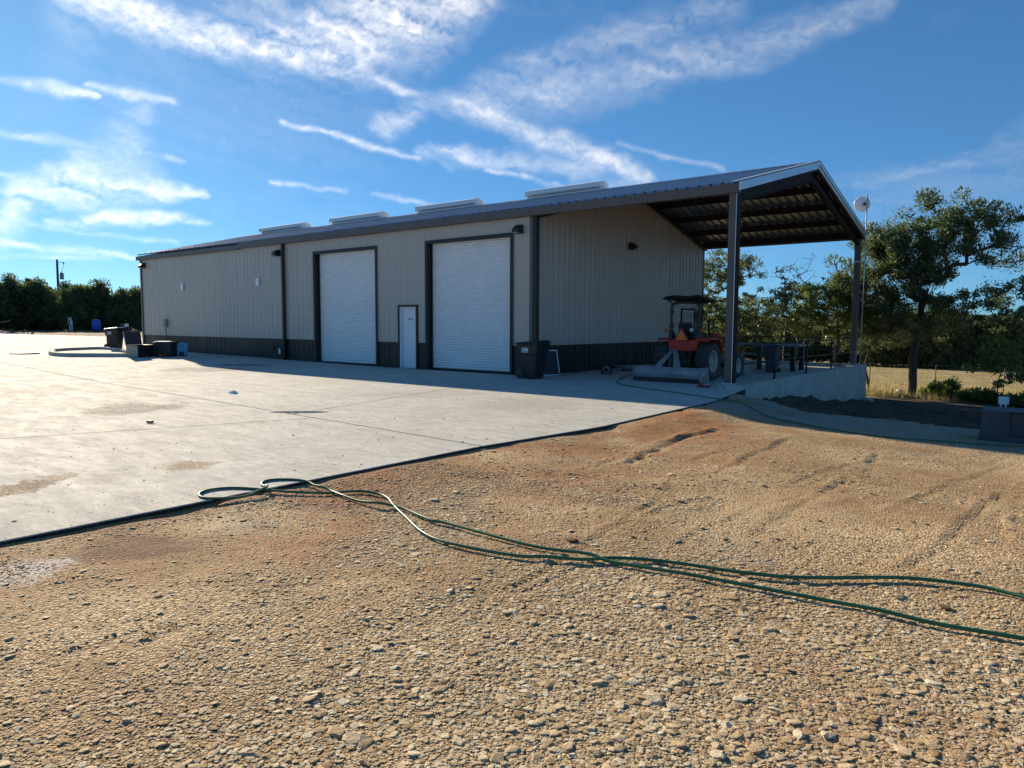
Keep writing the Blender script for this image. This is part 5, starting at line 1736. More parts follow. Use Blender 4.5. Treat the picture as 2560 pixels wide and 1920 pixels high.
# ------------------------------------------------------------------ satellite dish on its mast at the back corner
t = thing('satellite_dish', 'white round radio dish on a thin mast above the back canopy corner', 'antenna', (0.235, 12.36, 0.125))
MB().cyl((0, 0, 0), (0, 0, 6.42), 0.022, n=10).build('mast', MT['galv_trim'], t)
dd = MB()
pf = [(0.001, 0.0), (0.10, 0.008), (0.20, 0.035), (0.275, 0.07), (0.285, 0.075), (0.275, 0.078), (0.19, 0.048), (0.10, 0.022), (0.001, 0.014)]
dd.lathe(pf, (0, 0, 0), 'z', 32)
do = dd.build('reflector', MT['white_metal'], t, (-0.18, 0.03, 6.06))
do.rotation_euler = Vector((-0.25, 0.90, 0.10)).to_track_quat('Z', 'Y').to_euler()
MB().bb((-0.14, -0.03, 6.0), (0.03, 0.03, 6.1)).build('bracket', MT['galv_trim'], t)
MB().cyl((-0.06, -0.09, 6.04), (-0.12, 0.02, 6.05), 0.055, n=12).build('feed', MT['black_plastic'], t)

# ------------------------------------------------------------------ hoses
def hose_path(P, r, lift=None):
    out = []
    for k, (x_, y_) in enumerate(P):
        ed_ = float(slab_edge(y_))
        t_ = min(1, max(0, (x_ - 0.75) / 0.45)) if -12 > y_ else (0 if x_ < ed_ - 0.04 else min(1, (x_ - ed_ + 0.04) / 0.12))
        g = float(surf_z(np.array([max(x_, float(slab_edge(y_)) + 0.05)]), np.array([y_]))[0]) + 0.012
        out.append((x_, y_, t_ * g + (1 - t_) * 0.0 + r + (lift[k] if lift and k in lift else 0)))
    return out


H1 = [(11.2, -13.4), (9.6, -13.3), (8.4, -13.0), (7.6, -12.70), (7.14, -12.52), (6.83, -12.41), (6.63, -12.36), (6.45, -12.38), (6.26, -12.46), (6.08, -12.57), (5.84, -12.75), (5.6, -12.93), (5.41, -13.03), (5.2, -13.09), (4.97, -13.13), (4.74, -13.2), (4.54, -13.34), (4.37, -13.51), (4.16, -13.64), (3.94, -13.75), (3.38, -13.82), (3.02, -13.73), (2.59, -13.51), (2.26, -13.34), (1.98, -13.17), (1.78, -13.12), (1.59, -13.18), (1.49, -13.31), (1.38, -13.43), (1.24, -13.59), (1.13, -13.71), (1.01, -13.77), (0.87, -13.84), (0.73, -13.92), (0.62, -14.01), (0.57, -14.15), (0.61, -14.26), (0.7, -14.33), (0.83, -14.34), (0.97, -14.21), (1.03, -14.07), (1.02, -13.94), (0.97, -13.81), (0.90, -13.75), (0.81, -13.73), (0.72, -13.70), (0.63, -13.59), (0.67, -13.47), (0.81, -13.36), (0.95, -13.32), (1.09, -13.34), (1.2, -13.34), (1.35, -13.34), (1.61, -13.4), (1.89, -13.43), (2.11, -13.41), (2.25, -13.34), (2.41, -13.34), (2.61, -13.39), (2.84, -13.44), (3.0, -13.42), (3.72, -13.47), (4.04, -13.47), (4.36, -13.41), (4.54, -13.42), (4.83, -13.37), (5.14, -13.32), (5.43, -13.29), (5.7, -13.24), (5.96, -13.2), (6.2, -13.18), (6.43, -13.16), (6.65, -13.14), (6.87, -13.1), (7.14, -13.06), (7.6, -13.0), (8.6, -12.75), (9.8, -12.3), (11.2, -12.0)]
MB().tube(catmull(hose_path(H1, 0.0125, {41: 0.02, 42: 0.03, 43: 0.026, 55: 0.02, 63: 0.018, 51: 0.015}), 5), 0.0122, 10).build('garden_hose', MT['hose'])
tag(bpy.data.objects['garden_hose'], 'long green garden hose looped at the slab edge and trailing across the gravel', 'hose')
H2 = [(-4.11, 2.39), (-3.93, 1.72), (-3.54, 0.71), (-3.0, -0.45), (-2.65, -0.86), (-2.16, -1.25), (-1.64, -1.55), (-1.1, -1.82), (-0.67, -2.0), (0.09, -2.41), (0.7, -2.75), (0.98, -2.86), (1.31, -2.95), (1.62, -3.2), (2.36, -3.86), (3.28, -4.42), (4.05, -4.68), (4.68, -4.69), (5.27, -4.56), (5.81, -4.33), (6.36, -4.1), (7.03, -4.05), (8.2, -4.3), (9.6, -4.2)]
o = MB().tube(catmull(hose_path(H2, 0.0125), 5), 0.0122, 8).build('garden_hose', MT['hose'])
tag(o, 'dark green garden hose running from the tractor over the slab edge in the shade', 'hose')

# ------------------------------------------------------------------ damp patch, trash on the slab
t = tag(MB().prism([(-0.55, -0.06), (-0.2, -0.16), (0.25, -0.12), (0.5, 0.02), (0.3, 0.12), (-0.1, 0.15), (-0.4, 0.1)], 0.003, 0.006, 'z').build('damp_patch', MT['puddle'], None, (-3.95, -9.95, 0), (0, 0, R(40))), 'dark damp patch on the concrete where two joints meet', 'damp patch')
t = tag(MB().box((0, 0, 0.025), (0.10, 0.06, 0.035)).build('wood_scrap', MT['cast'], None, (-4.55, -12.35, 0), (0, 0, 0.5), bevel=0.008), 'small dark block lying on the sunlit concrete', 'scrap')
t = tag(MB().hexa([(-0.1, -0.07, 0), (0.1, -0.07, 0), (0.1, 0.07, 0), (-0.1, 0.07, 0)], [(-0.05, -0.04, 0.05), (0.04, -0.04, 0.06), (0.05, 0.05, 0.05), (-0.04, 0.05, 0.07)]).build('crumpled_paper', MT['white_metal'], None, (-8.0, -8.9, 0.0)), 'crumpled white paper lying on the concrete', 'paper')

# ------------------------------------------------------------------ stack of things at the far corner of the building
def far(x_, y_):
    return float(slabz(x_))


t = thing('storage_box', 'open dark storage box with raised lid and pale end panel at the far corner', 'storage box', (-24.25, -3.95, far(-24, 0)), R(116))
MB().bb((-0.02, -0.30, 0.0), (0.95, 0.30, 0.52)).build('box_body', MT['black_plastic'], t, bevel=0.01)
MB().bb((-0.035, -0.27, 0.02), (-0.021, 0.27, 0.50)).build('end_panel', MT['cover_wood'], t)
MB().box((0.46, 0.36, 0.80), (0.98, 0.03, 0.56), (R(-8), 0, 0)).build('lid', MT['slate'], t, bevel=0.006)
MB().cyl((-0.02, 0.30, 0.52), (-0.03, 0.40, 1.06), 0.014, n=6).build('lid_edge', MT['white_metal'], t)
t = thing('equipment_case', 'black equipment case with a bright edge behind the open storage box', 'case', (-24.2, -2.65, far(-24, 0)), R(32))
MB().bb((-0.35, -0.25, 0.0), (0.45, 0.25, 0.62)).build('case_body', MT['black_plastic'], t, bevel=0.02)
MB().bb((-0.30, -0.24, 0.625), (0.40, 0.24, 0.66)).build('case_lid', MT['galv_trim'], t, bevel=0.01)
t = thing('hose_coil', 'teal and black hose coiled in a heap beside the blue chair', 'hose coil', (-24.35, -1.95, far(-24, 0)))
MB().tube([(0.26 * math.cos(a * 1.0) * (1 + 0.1 * math.sin(3.3 * a)), 0.22 * math.sin(a), 0.03 + 0.008 * a) for a in np.linspace(0, 37, 200)], 0.022, 6).build('coil', MT['teal'], t)
MB().bb((-0.28, -0.22, 0.0), (0.28, 0.22, 0.03)).build('tray', MT['black_plastic'], t)
t = thing('plastic_chair', 'light blue plastic chair seen from behind beside the beige wall', 'chair', (-24.0, -1.95, far(-24, 0)), R(-114))
for k in range(5):
    u_ = -0.168 + k * 0.084
    hh = 0.62 - 2.2 * u_ * u_
    MB().box((u_, 0.16 + 0.05, 0.30 + (hh - 0.30) / 2 - 0.06), (0.068, 0.022, hh - 0.18), (R(-10), 0, 0)).build('slat', MT['sky_plastic'], t, bevel=0.02)
MB().tube([(u_, 0.235, 0.55 - 2.2 * u_ * u_) for u_ in np.linspace(-0.2, 0.2, 11)], 0.022, 8).build('top_rail', MT['sky_plastic'], t)
MB().box((0, 0.185, 0.30), (0.42, 0.03, 0.07), (R(-10), 0, 0)).build('back_rail', MT['sky_plastic'], t, bevel=0.01)
MB().box((0, -0.05, 0.27), (0.44, 0.44, 0.03)).build('seat', MT['sky_plastic'], t, bevel=0.01)
for x_, y_ in ((-0.18, -0.22), (0.18, -0.22), (-0.18, 0.14), (0.18, 0.14)):
    MB().cyl((x_, y_, 0.0), (x_ * 0.9, y_ * 0.9, 0.27), 0.022, 0.03, n=6).build('leg', MT['sky_plastic'], t)
t = thing('red_tool', 'small red and grey power tool on the slab beside the storage box', 'power tool', (-23.55, -3.05, far(-24, 0)), 0.4)
MB().bb((-0.14, -0.06, 0.0), (0.05, 0.06, 0.14)).cyl((0.05, 0, 0.08), (0.2, 0, 0.08), 0.04, n=10).build('tool_body', MT['red_plastic'], t, bevel=0.01)

# raised concrete island with rounded nose
t = thing('kerb_island', 'low raised concrete island with rounded nose on the far left pavement', 'kerb')
out = [(-28.9, -5.35), (-28.2, -5.75), (-26.6, -5.85), (-25.6, -5.0), (-24.7, -3.9), (-24.9, -3.3), (-31.4, -1.9), (-31.6, -3.3), (-30.9, -4.55), (-29.8, -5.15)]
cx = sum(p[0] for p in out) / len(out)
cyy = sum(p[1] for p in out) / len(out)
sm_ = [tuple(p) for p in catmull(out + [out[0]], 4)[:-1]]
inn = [(cx + (px_ - cx) * 0.90, cyy + (py_ - cyy) * 0.86) for px_, py_ in sm_]
m = MB()
n = len(sm_)
vs = [(a, b, far(a, b) - 0.02) for a, b in sm_] + [(a, b, far(a, b) + 0.15) for a, b in sm_] + [(a, b, far(a, b) + 0.15) for a, b in inn] + [(a, b, far(a, b) + 0.03) for a, b in inn]
fs = []
for k in range(n):
    k2 = (k + 1) % n
    for j in range(3):
        fs.append((j * n + k, j * n + k2, (j + 1) * n + k2, (j + 1) * n + k))
fs.append(tuple(range(3 * n, 4 * n)))
m.add(vs, fs)
m.build('kerb_ring', MT['wall_concrete'], t)
t = tag(MB().lathe([(0.001, 0.05), (0.52, 0.05), (0.56, 0.03), (0.56, 0.0)], (0, 0, 0), 'z', 32).build('manhole_cover', MT['cast'], None, (-29.6, -6.2, far(-29.6, 0) + 0.002)), 'dark round manhole cover on the far left pavement beside the island', 'manhole cover')

# ------------------------------------------------------------------ far left edge: tank, meter post, rocks, pole
def onl(x_, y_):
    return float(gz(x_, y_))


t = thing('pressure_tank', 'bright blue upright water tank in front of the left tree line', 'tank', (-71.3, 13.2, onl(-71.3, 13.2)))
MB().lathe([(0.001, 0.10), (0.34, 0.12), (0.40, 0.22), (0.40, 0.95), (0.34, 1.14), (0.18, 1.24), (0.001, 1.26)], (0, 0, 0), 'z', 24).build('vessel', MT['blue_plastic'], t)
MB().lathe([(0.30, 0.0), (0.32, 0.13)], (0, 0, 0), 'z', 20).build('base_ring', MT['black_metal'], t)
t = thing('meter_post', 'grey utility meter box on twin posts left of the blue tank', 'meter post', (-78.0, 13.3, onl(-78, 13.3)))
MB().bb((-0.35, -0.05, 0.0), (-0.25, 0.05, 1.05)).bb((0.25, -0.05, 0), (0.35, 0.05, 1.05)).build('post', MT['galv_trim'], t)
MB().bb((-0.42, -0.16, 0.65), (0.42, -0.052, 1.40)).build('meter_box', MT['galv_trim'], t, bevel=0.02)
MB().lathe([(0.001, -0.1), (0.12, -0.09), (0.13, 0.0)], (0, -0.165, 1.15), 'y', 16).build('meter', MT['lamp_glass'], t)
t = thing('machinery', 'dark small machine standing between the blue tank and the trash cart', 'machine', (-68.2, 14.6, onl(-68.2, 14.6)))
MB().bb((-0.4, -0.3, 0.3), (0.4, 0.3, 0.8)).cyl((-0.3, -0.35, 0.25), (-0.3, 0.35, 0.25), 0.25, n=14).cyl((0.35, -0.35, 0.2), (0.35, 0.35, 0.2), 0.2, n=14).cyl((0.2, 0, 0.8), (0.5, 0, 1.2), 0.04, n=6).build('machine_body', MT['black_metal'], t)
MB().bb((0.42, -0.2, 0.55), (0.47, 0.2, 0.85)).build('plate', MT['white_metal'], t)
t = thing('broken_table', 'collapsed pale table on the rock heap at the left edge', 'table', (-68.5, 3.2, onl(-68.5, 3.2) + 0.25), R(60))
MB().box((0, 0, 0.55), (1.5, 0.8, 0.06), (0.05, 0.12, 0)).build('table_top', MT['grey_iron'], t)
for x_, y_ in ((-0.6, -0.3), (0.6, -0.3), (0.6, 0.3), (-0.6, 0.3)):
    MB().cyl((x_, y_, -0.1), (x_ * 0.9, y_, 0.52), 0.04, n=6).build('leg', MT['grey_iron'], t)
MB().box((1.1, 0.1, 0.72), (1.2, 0.12, 0.04), (0, -0.2, 0.2)).build('board', MT['cover_wood'], t)
rk = [rock_mesh('rock', 500 + k, 2, 0.8) for k in range(4)]
for me in rk: me.materials.append(MT['limestone'])
rg = random.Random(5)
for k in range(46):
    u = rg.random() ** 1.2
    x_ = -66.5 - 3 + u * 6.5 + rg.uniform(-0.4, 0.4)
    y_ = 1.0 + (x_ + 70) * 0.36 + rg.uniform(0.1, 1.6)
    s = rg.uniform(0.22, 0.6) * (1.1 - 0.5 * u)
    o = link('rock', rk[k % 4], None, None, (x_, y_, onl(x_, y_) + s * 0.2 + (0.25 * (1 - u) if rg.random() < 0.5 else 0)), (rg.uniform(-0.4, 0.4), rg.uniform(-0.4, 0.4), rg.uniform(0, 6)))
    o.scale = (s, s, s)
    tag(o, 'pale limestone rock in the heap past the left end of the pavement', 'rock', 'rock heap at the far left')
t = thing('utility_pole', 'wooden utility pole with transformer rising above the left tree line', 'utility pole', (-92.0, 17.2, 0.4))
MB().cyl((0, 0, 0), (0.05, 0, 8.75), 0.17, 0.12, n=12).build('pole', MT['pole_wood'], t)
MB().lathe([(0.001, 0), (0.2, 0), (0.22, 0.1), (0.22, 0.7), (0.16, 0.8), (0.001, 0.82)], (0.42, 0.32, 6.35), 'z', 16).cyl((0.42, 0.32, 7.15), (0.42, 0.32, 7.4), 0.05, n=8).build('transformer', MT['grey_iron'], t)
MB().cyl((0, 0, 8.45), (0.7, 0.55, 8.4), 0.03, n=6).lathe([(0.001, 0), (0.07, 0.02), (0.07, 0.2), (0.001, 0.24)], (0.66, 0.5, 8.18), 'z', 10).build('insulator_arm', MT['grey_iron'], t)
MB().tube(catmull([(0.68, 0.52, 8.3), (0.62, 0.45, 7.9), (0.45, 0.34, 7.5)], 5), 0.02, 5).build('jumper_wire', MT['black_metal'], t)
MB().tube([(0.08, 0.06, 6.2), (0.9, 0.7, 5.0)], 0.018, 5).build('drop_wire', MT['black_metal'], t)

# ------------------------------------------------------------------ right side: precast block, service box, soil bank, fence
t = thing('precast_block', 'dark slate grey precast block with a recessed panel at the right edge', 'block', (5.68, -3.55, -0.31), R(4))
m = MB()
L_, D_, Hh = 1.9, 0.75, 0.52
# front face with a recess, built as a ring
x0, x1, z0, z1 = 0.44, 1.45, 0.10, 0.50
fr = [(0.03, -0.02, 0.0), (L_ - 0.03, -0.02, 0.0), (L_, 0.03, Hh), (0.06, 0.03, Hh)]
re = [(x0, 0.004, z0), (x1, 0.004, z0), (x1, 0.024, z1), (x0, 0.024, z1)]
ri = [(x0 + 0.02, 0.07, z0 + 0.02), (x1 - 0.02, 0.07, z0 + 0.02), (x1 - 0.02, 0.085, z1 - 0.02), (x0 + 0.02, 0.085, z1 - 0.02)]
bk = [(0.03, D_, 0.0), (L_ - 0.03, D_, 0.0), (L_, D_, Hh), (0.06, D_, Hh)]
m.add(fr + re + ri + bk, [(0, 1, 5, 4), (1, 2, 6, 5), (2, 3, 7, 6), (3, 0, 4, 7), (4, 5, 9, 8), (5, 6, 10, 9), (6, 7, 11, 10), (7, 4, 8, 11), (8, 9, 10, 11), (13, 12, 15, 14), (3, 2, 14, 15), (0, 3, 15, 12), (1, 13, 14, 2), (0, 12, 13, 1)])
m.build('block_body', MT['slate'], t, bevel=0.012)
MB().bb((0.05, -0.05, -0.03), (L_ - 0.05, D_, 0.01)).build('footing', MT['cast'], t)
sx_, sy_ = 5.76, 0.1
szz = float(gz(sx_, sy_))
t = thing('service_box', 'small white service box on short twin posts behind the precast block', 'service box', (sx_, sy_, szz), R(20))
hb = -0.005 - szz
MB().bb((-0.055, -0.012, 0.0), (-0.03, 0.012, hb)).bb((0.03, -0.012, 0.0), (0.055, 0.012, hb)).build('post', MT['galv_trim'], t)
MB().bb((-0.085, -0.05, hb), (0.085, 0.05, hb + 0.16)).build('enclosure', MT['white_metal'], t, bevel=0.008)
MB().lathe([(0.001, hb - 0.12), (0.20, hb - 0.13), (0.22, 0.0)], (0, 0, 0), 'z', 20).build('riser_lid', MT['teal'], t)

# soil bank
bx, by = np.meshgrid(np.linspace(0.9, 9.5, 150), np.linspace(-3.4, 4.0, 120))
cr = -1.0 + 0.10 * (bx - 3) + 0.5 * (fbm(bx * 0.5, by * 0 + 2, 3, 91) - 0.5)
lowe = -2.75 + 0.06 * np.maximum(0, bx - 3) + 0.55 * (fbm(bx * 0.9, by * 0 + 9, 4, 93) - 0.5) + 1.5 * sstep(1.9, 1.0, bx)
prof_ = sstep(0, 1, (by - lowe) / (cr - lowe + 0.3)) * (1 - sstep(0.6, 4.2, by - cr))
bh = (0.18 * prof_) * sstep(1.0, 2.1, bx) + prof_ * ((fbm(bx * 1.7, by * 2.1, 5, 95, 0.62) - 0.5) * 0.42 + (fbm(bx * 9, by * 9, 3, 97) - 0.5) * 0.12)
bz = gz(bx, by) - 0.06 + bh
i = np.arange(bx.size).reshape(bx.shape)
q = np.stack([i[:-1, :-1], i[:-1, 1:], i[1:, 1:], i[1:, :-1]], -1).reshape(-1, 4)
MT['topsoil'] = M('black topsoil', (0.080, 0.058, 0.040), 0.95, 0, 0.4, 3, 0.2, bump=0.9, bscale=25, grime=0.25)
o = link('soil_bank', fast_mesh('soil_bank', np.stack([bx, by, bz], -1).reshape(-1, 3), q, smooth=True), MT['topsoil'])
tag(o, kind='structure')
cl_v, cl_q = [], []
base_me = [rock_mesh('lump', 700 + k, 1, 1.0) for k in range(4)]
rgs = np.random.default_rng(9)
n_v = 0
for k in range(520):
    i_ = rgs.integers(0, bx.size)
    X_, Y_, Z_ = bx.ravel()[i_], by.ravel()[i_], bz.ravel()[i_]
    if prof_.ravel()[i_] < 0.25 or X_ < 1.3: continue
    me = base_me[k % 4]
    s_ = 0.05 * math.exp(rgs.normal(0, 0.5))
    v_ = np.array([v.co[:] for v in me.vertices]) * s_ * np.array([1, 1, 1.3])
    a_ = rgs.uniform(0, 6.28)
    v_ = v_ @ np.array([[math.cos(a_), math.sin(a_), 0], [-math.sin(a_), math.cos(a_), 0], [0, 0, 1]]) + np.array([X_, Y_, Z_ + 0.2 * s_])
    cl_v.append(v_)
    cl_q.append(np.array([p.vertices[:] for p in me.polygons]) + n_v)
    n_v += len(v_)
o = link('soil_lumps', fast_mesh('soil_lumps', np.concatenate(cl_v), None, np.concatenate(cl_q)), MT['clod'], bpy.data.objects['soil_bank'])
o['kind'] = 'stuff'
# a few dry stalks against the wall
st_ = MB()
for k in range(16):
    x_ = 0.8 + 1.9 * rgs.uniform()
    y_ = -0.3 + 1.6 * rgs.uniform()
    z_ = float(gz(x_, y_)) + 0.05
    st_.cyl((x_, y_, z_), (x_ + rgs.normal(0, 0.07), y_ + rgs.normal(0, 0.07), z_ + rgs.uniform(0.12, 0.3)), 0.008, 0.003, n=5)
o = st_.build('dry_weeds', MT['pole_wood'])
tag(o, 'dark dead weed stalks at the foot of the retaining wall', 'weeds', kind='stuff')
for k, (x_, y_, s, lb) in enumerate(((0.93, 9.3, 0.34, 'pale limestone rock at the far foot of the retaining wall, nearer the wall'), (1.3, 9.1, 0.42, 'pale limestone rock at the far foot of the retaining wall, away from the wall'), (0.9, 16.4, 0.42, 'tan pointed rock left of the tall juniper trunk'), (1.95, 15.4, 0.40, 'dark rock right of the tall juniper trunk'), (3.5, 20.2, 0.25, 'small pale rock in the pasture behind the bushes'))):
    o = link('rock', rock_mesh('rock', 600 + k, 2, 0.9), MT['cast' if 'dark' in lb else 'limestone'], None, (x_, y_, float(gz(x_, y_)) + s * 0.28), (0.1, 0.3 * (k % 2), k))
    o.scale = (s, s, s * 1.2)
    tag(o, lb, 'rock')

fc = thing('field_fence', 'thin steel post fence along the near edge of the dry pasture', 'fence')
posts = [(-3.1, 16.9), (-0.6, 17.9), (1.85, 18.9), (4.3, 19.9), (6.9, 20.9)]
for x_, y_ in posts:
    g = float(gz(x_, y_))
    MB().cyl((x_, y_, g - 0.1), (x_ + 0.02, y_, g + 1.25), 0.022, n=6).build('post', MT['pole_wood'], fc)
for h_ in (0.45, 0.8, 1.15):
    MB().tube([(x_, y_, float(gz(x_, y_)) + h_) for x_, y_ in posts], 0.004, 4).build('wire', MT['grey_iron'], fc)
fc = thing('pasture_fence', 'weathered wooden fence with corner braces along the far side of the pasture', 'fence')
posts = [(-9.5, 50.5), (-6.5, 50.1), (-5.4, 49.9), (-3.9, 49.6), (-2.55, 49.4), (-1.5, 49.2), (-1.1, 49.1), (-0.75, 49.05), (-0.1, 48.9), (0.95, 48.7), (2.4, 48.5), (4.0, 48.2)]
for k, (x_, y_) in enumerate(posts):
    g = float(gz(x_, y_))
    MB().cyl((x_, y_, g - 0.1), (x_ + random.uniform(-0.05, 0.05), y_, g + random.uniform(1.3, 1.6)), 0.07, n=7).build('post', MT['wood_grey'], fc)
for a, b in ((8, 9), (9, 10)):
    (xa, ya), (xb, yb) = posts[a], posts[b]
    MB().cyl((xa, ya, float(gz(xa, ya)) + 1.15), (xb, yb, float(gz(xb, yb)) + 1.1), 0.05, n=6).build('rail', MT['wood_grey'], fc)
MB().cyl((-2.45, 49.3, float(gz(-2.4, 49)) + 0.1), (-1.5, 49.2, float(gz(-1.5, 49)) + 1.2), 0.06, n=6).build('brace', MT['wood_grey'], fc)
for h_ in (0.4, 0.8, 1.2):
    MB().tube([(x_, y_, float(gz(x_, y_)) + h_) for x_, y_ in posts], 0.006, 4).build('wire', MT['grey_iron'], fc)

# ------------------------------------------------------------------ trees and shrubs
def leaf_material(name, c0, c1, trans=0.35, rough=0.5):
    m = bpy.data.materials.new(name)
    m.use_nodes = True
    nt = NT(m)
    b = nt.n['Principled BSDF']
    g = nt.node('ShaderNodeNewGeometry')
    big = nt.noise(nt.pos(), 0.9, 3)
    f = nt.math('ADD', nt.math('MULTIPLY', g.outputs['Random Per Island'], 0.65), nt.math('MULTIPLY', nt.rng(big, 0.3, 0.7), 0.35))
    col = nt.mix(f, c0, c1)
    nt.put(b.inputs['Base Color'], col)
    b.inputs['Roughness'].default_value = rough
    b.inputs['Specular IOR Level'].default_value = 0.4
    t = nt.node('ShaderNodeBsdfTranslucent')
    nt.put(t.inputs[0], nt.mix(0.45, col, (0.17, 0.27, 0.055)))
    mx = nt.node('ShaderNodeMixShader')
    mx.inputs[0].default_value = trans
    nt.l.new(b.outputs[0], mx.inputs[1])
    nt.l.new(t.outputs[0], mx.inputs[2])
    nt.l.new(mx.outputs[0], nt.n['Material Output'].inputs['Surface'])
    return m


MT['oak_leaf'] = leaf_material('live oak leaves', (0.060, 0.085, 0.035), (0.21, 0.24, 0.115), 0.42, 0.34)
MT['oak_light'] = leaf_material('light green oak leaves', (0.095, 0.14, 0.032), (0.29, 0.32, 0.09), 0.5, 0.40)  # lighter, yellower leaf colour for the young oak, one live oak and shrubs
MT['juniper_leaf'] = leaf_material('juniper foliage', (0.045, 0.070, 0.034), (0.165, 0.195, 0.088), 0.40, 0.5)
MT['cedar_far'] = leaf_material('distant juniper foliage', (0.040, 0.055, 0.023), (0.17, 0.18, 0.075), 0.36, 0.55)
MT['bark'] = M('grey brown bark', (0.075, 0.060, 0.048), 0.9, 0, 0.3, 4, 0.2, bump=0.9, bscale=14, stretch=(1, 1, 0.25))
MT['dry_twig'] = M('bare twigs', (0.20, 0.165, 0.13), 0.9, 0, 0.2, 4)


class Tree:
    """skeleton grown towards clump centres; pipe-model thickness; leaf quads round every clump"""

    def __init__(s, seed):
        s.rg = np.random.default_rng(seed)
        s.P, s.par = [np.zeros(3)], [-1]

    def trunk(s, pts):
        for p in pts:
            s.P.append(np.array(p, float))
            s.par.append(len(s.P) - 2)
        return len(s.P) - 1

    def grow(s, centres, low=0.8, wiggle=0.16, seglen=0.35, drop=0.25):
        order = np.argsort(np.linalg.norm(centres - s.P[-1], axis=1))
        n0 = len(s.P)
        first_ok = int(low)
        ends = []
        for c in centres[order]:
            A = np.array(s.P)
            d = np.linalg.norm(A - c, axis=1)
            # prefer joining a lower, inner node: branches sweep upwards
            pen = d + drop * np.maximum(0, A[:, 2] - c[2] + 0.1) * 2.2 + 0.02 * np.arange(len(A)) * 0
            pen[:first_ok] = 1e9
            j = int(np.argmin(pen))
            a = s.P[j]
            L = np.linalg.norm(c - a)
            k = max(1, int(L / seglen))
            last = j
            bend = s.rg.normal(0, wiggle, 3) * L * 0.5
            for t in range(1, k + 1):
                u = t / k
                p = a + (c - a) * u + bend * math.sin(math.pi * u) + s.rg.normal(0, wiggle * 0.22, 3) * (u < 1) * min(1, L)
                p[2] += 0.10 * L * math.sin(math.pi * u) * (-1)
                s.P.append(p)
                s.par.append(last)
                last = len(s.P) - 1
            ends.append(last)
        return ends

    def wood(s, tip, power=2.3, rmax=1e9, sides=5):
        n = len(s.P)
        acc = np.zeros(n)
        kids = np.zeros(n, int)
        for i in range(1, n): kids[s.par[i]] += 1
        for i in range(n - 1, 0, -1):
            if acc[i] == 0: acc[i] = tip ** power
            acc[s.par[i]] += acc[i]
        rad = np.minimum(acc ** (1 / power), rmax)
        P = np.array(s.P)
        par = np.array(s.par)
        idx = np.arange(1, n)
        a, b = P[par[idx]], P[idx]
        ra = np.minimum(rad[par[idx]], rad[idx] * 1.35)
        rb = rad[idx]
        d = b - a
        L = np.linalg.norm(d, axis=1)
        ok = L > 1e-5
        a, b, ra, rb, d, L = a[ok], b[ok], ra[ok], rb[ok], d[ok], L[ok]
        d = d / L[:, None]
        ref = np.where(np.abs(d[:, 2:3]) < 0.9, np.array([[0, 0, 1.0]]), np.array([[1.0, 0, 0]]))
        u = np.cross(d, ref)
        u /= np.linalg.norm(u, axis=1)[:, None]
        v = np.cross(d, u)
        co = []
        for p, r in ((a - d * 0.0, ra), (b, rb)):
            for k in range(sides):
                t = 2 * math.pi * k / sides
                co.append(p + (u * math.cos(t) + v * math.sin(t)) * r[:, None])
        co = np.stack(co, 1)                      # n, 2*sides, 3
        base = np.arange(len(a))[:, None] * (2 * sides)
        q = []
        for k in range(sides):
            q.append(base + np.array([[k, (k + 1) % sides, sides + (k + 1) % sides, sides + k]]))
        q = np.stack(q, 1).reshape(-1, 4)
        return fast_mesh('trunk', co.reshape(-1, 3), q, smooth=True), rad


def leaf_quads(rg, centres, radii, per, size, flat=0.75, aspect=0.55, up=0.35, shell=0.35):
    """per: leaves per clump; returns mesh arrays"""
    n = len(centres) * per
    c = np.repeat(centres, per, 0)
    r = np.repeat(radii, per)
    d = rg.normal(0, 1, (n, 3))
    d /= np.linalg.norm(d, axis=1)[:, None]
    rr = r * (shell + (1 - shell) * rg.uniform(0, 1, n)) * rg.uniform(0.55, 1.05, n)
    p = c + d * rr[:, None] * np.array([1, 1, flat])
    nrm = rg.normal(0, 1, (n, 3)) + np.array([0, 0, up * 2]) + d * 0.7
    nrm /= np.linalg.norm(nrm, axis=1)[:, None]
    t = np.cross(nrm, rg.normal(0, 1, (n, 3)))
    t /= np.linalg.norm(t, axis=1)[:, None]
    bt = np.cross(nrm, t)
    s = size * np.exp(rg.normal(0, 0.28, n))
    t, bt = t * s[:, None], bt * (s * aspect)[:, None]
    fold = nrm * (s * 0.18)[:, None]
    co = np.stack([p - t, p - bt * 0.9 + fold, p + t, p + bt * 0.9 + fold], 1).reshape(-1, 3)
    q = np.arange(n * 4).reshape(-1, 4)
    return co, q


def spray_quads(rg, centres, radii, per, size, upw=0.8):
    """juniper: narrow upright sprays"""
    n = len(centres) * per
    c = np.repeat(centres, per, 0)
    r = np.repeat(radii, per)
    d = rg.normal(0, 1, (n, 3))
    d /= np.linalg.norm(d, axis=1)[:, None]
    p = c + d * (r * rg.uniform(0.35, 1.05, n))[:, None] * np.array([1, 1, 0.85])
    ax = d * 0.9 + np.array([0, 0, upw]) + rg.normal(0, 0.45, (n, 3))
    ax /= np.linalg.norm(ax, axis=1)[:, None]
    sd = np.cross(ax, rg.normal(0, 1, (n, 3)))
    sd /= np.linalg.norm(sd, axis=1)[:, None]
    s = size * np.exp(rg.normal(0, 0.3, n))
    a, b = ax * s[:, None], sd * (s * 0.34)[:, None]
    co = np.stack([p - a * 0.5 - b * 0.4, p - a * 0.1 + b, p + a, p + a * 0.1 - b], 1).reshape(-1, 3)
    return co, np.arange(n * 4).reshape(-1, 4)


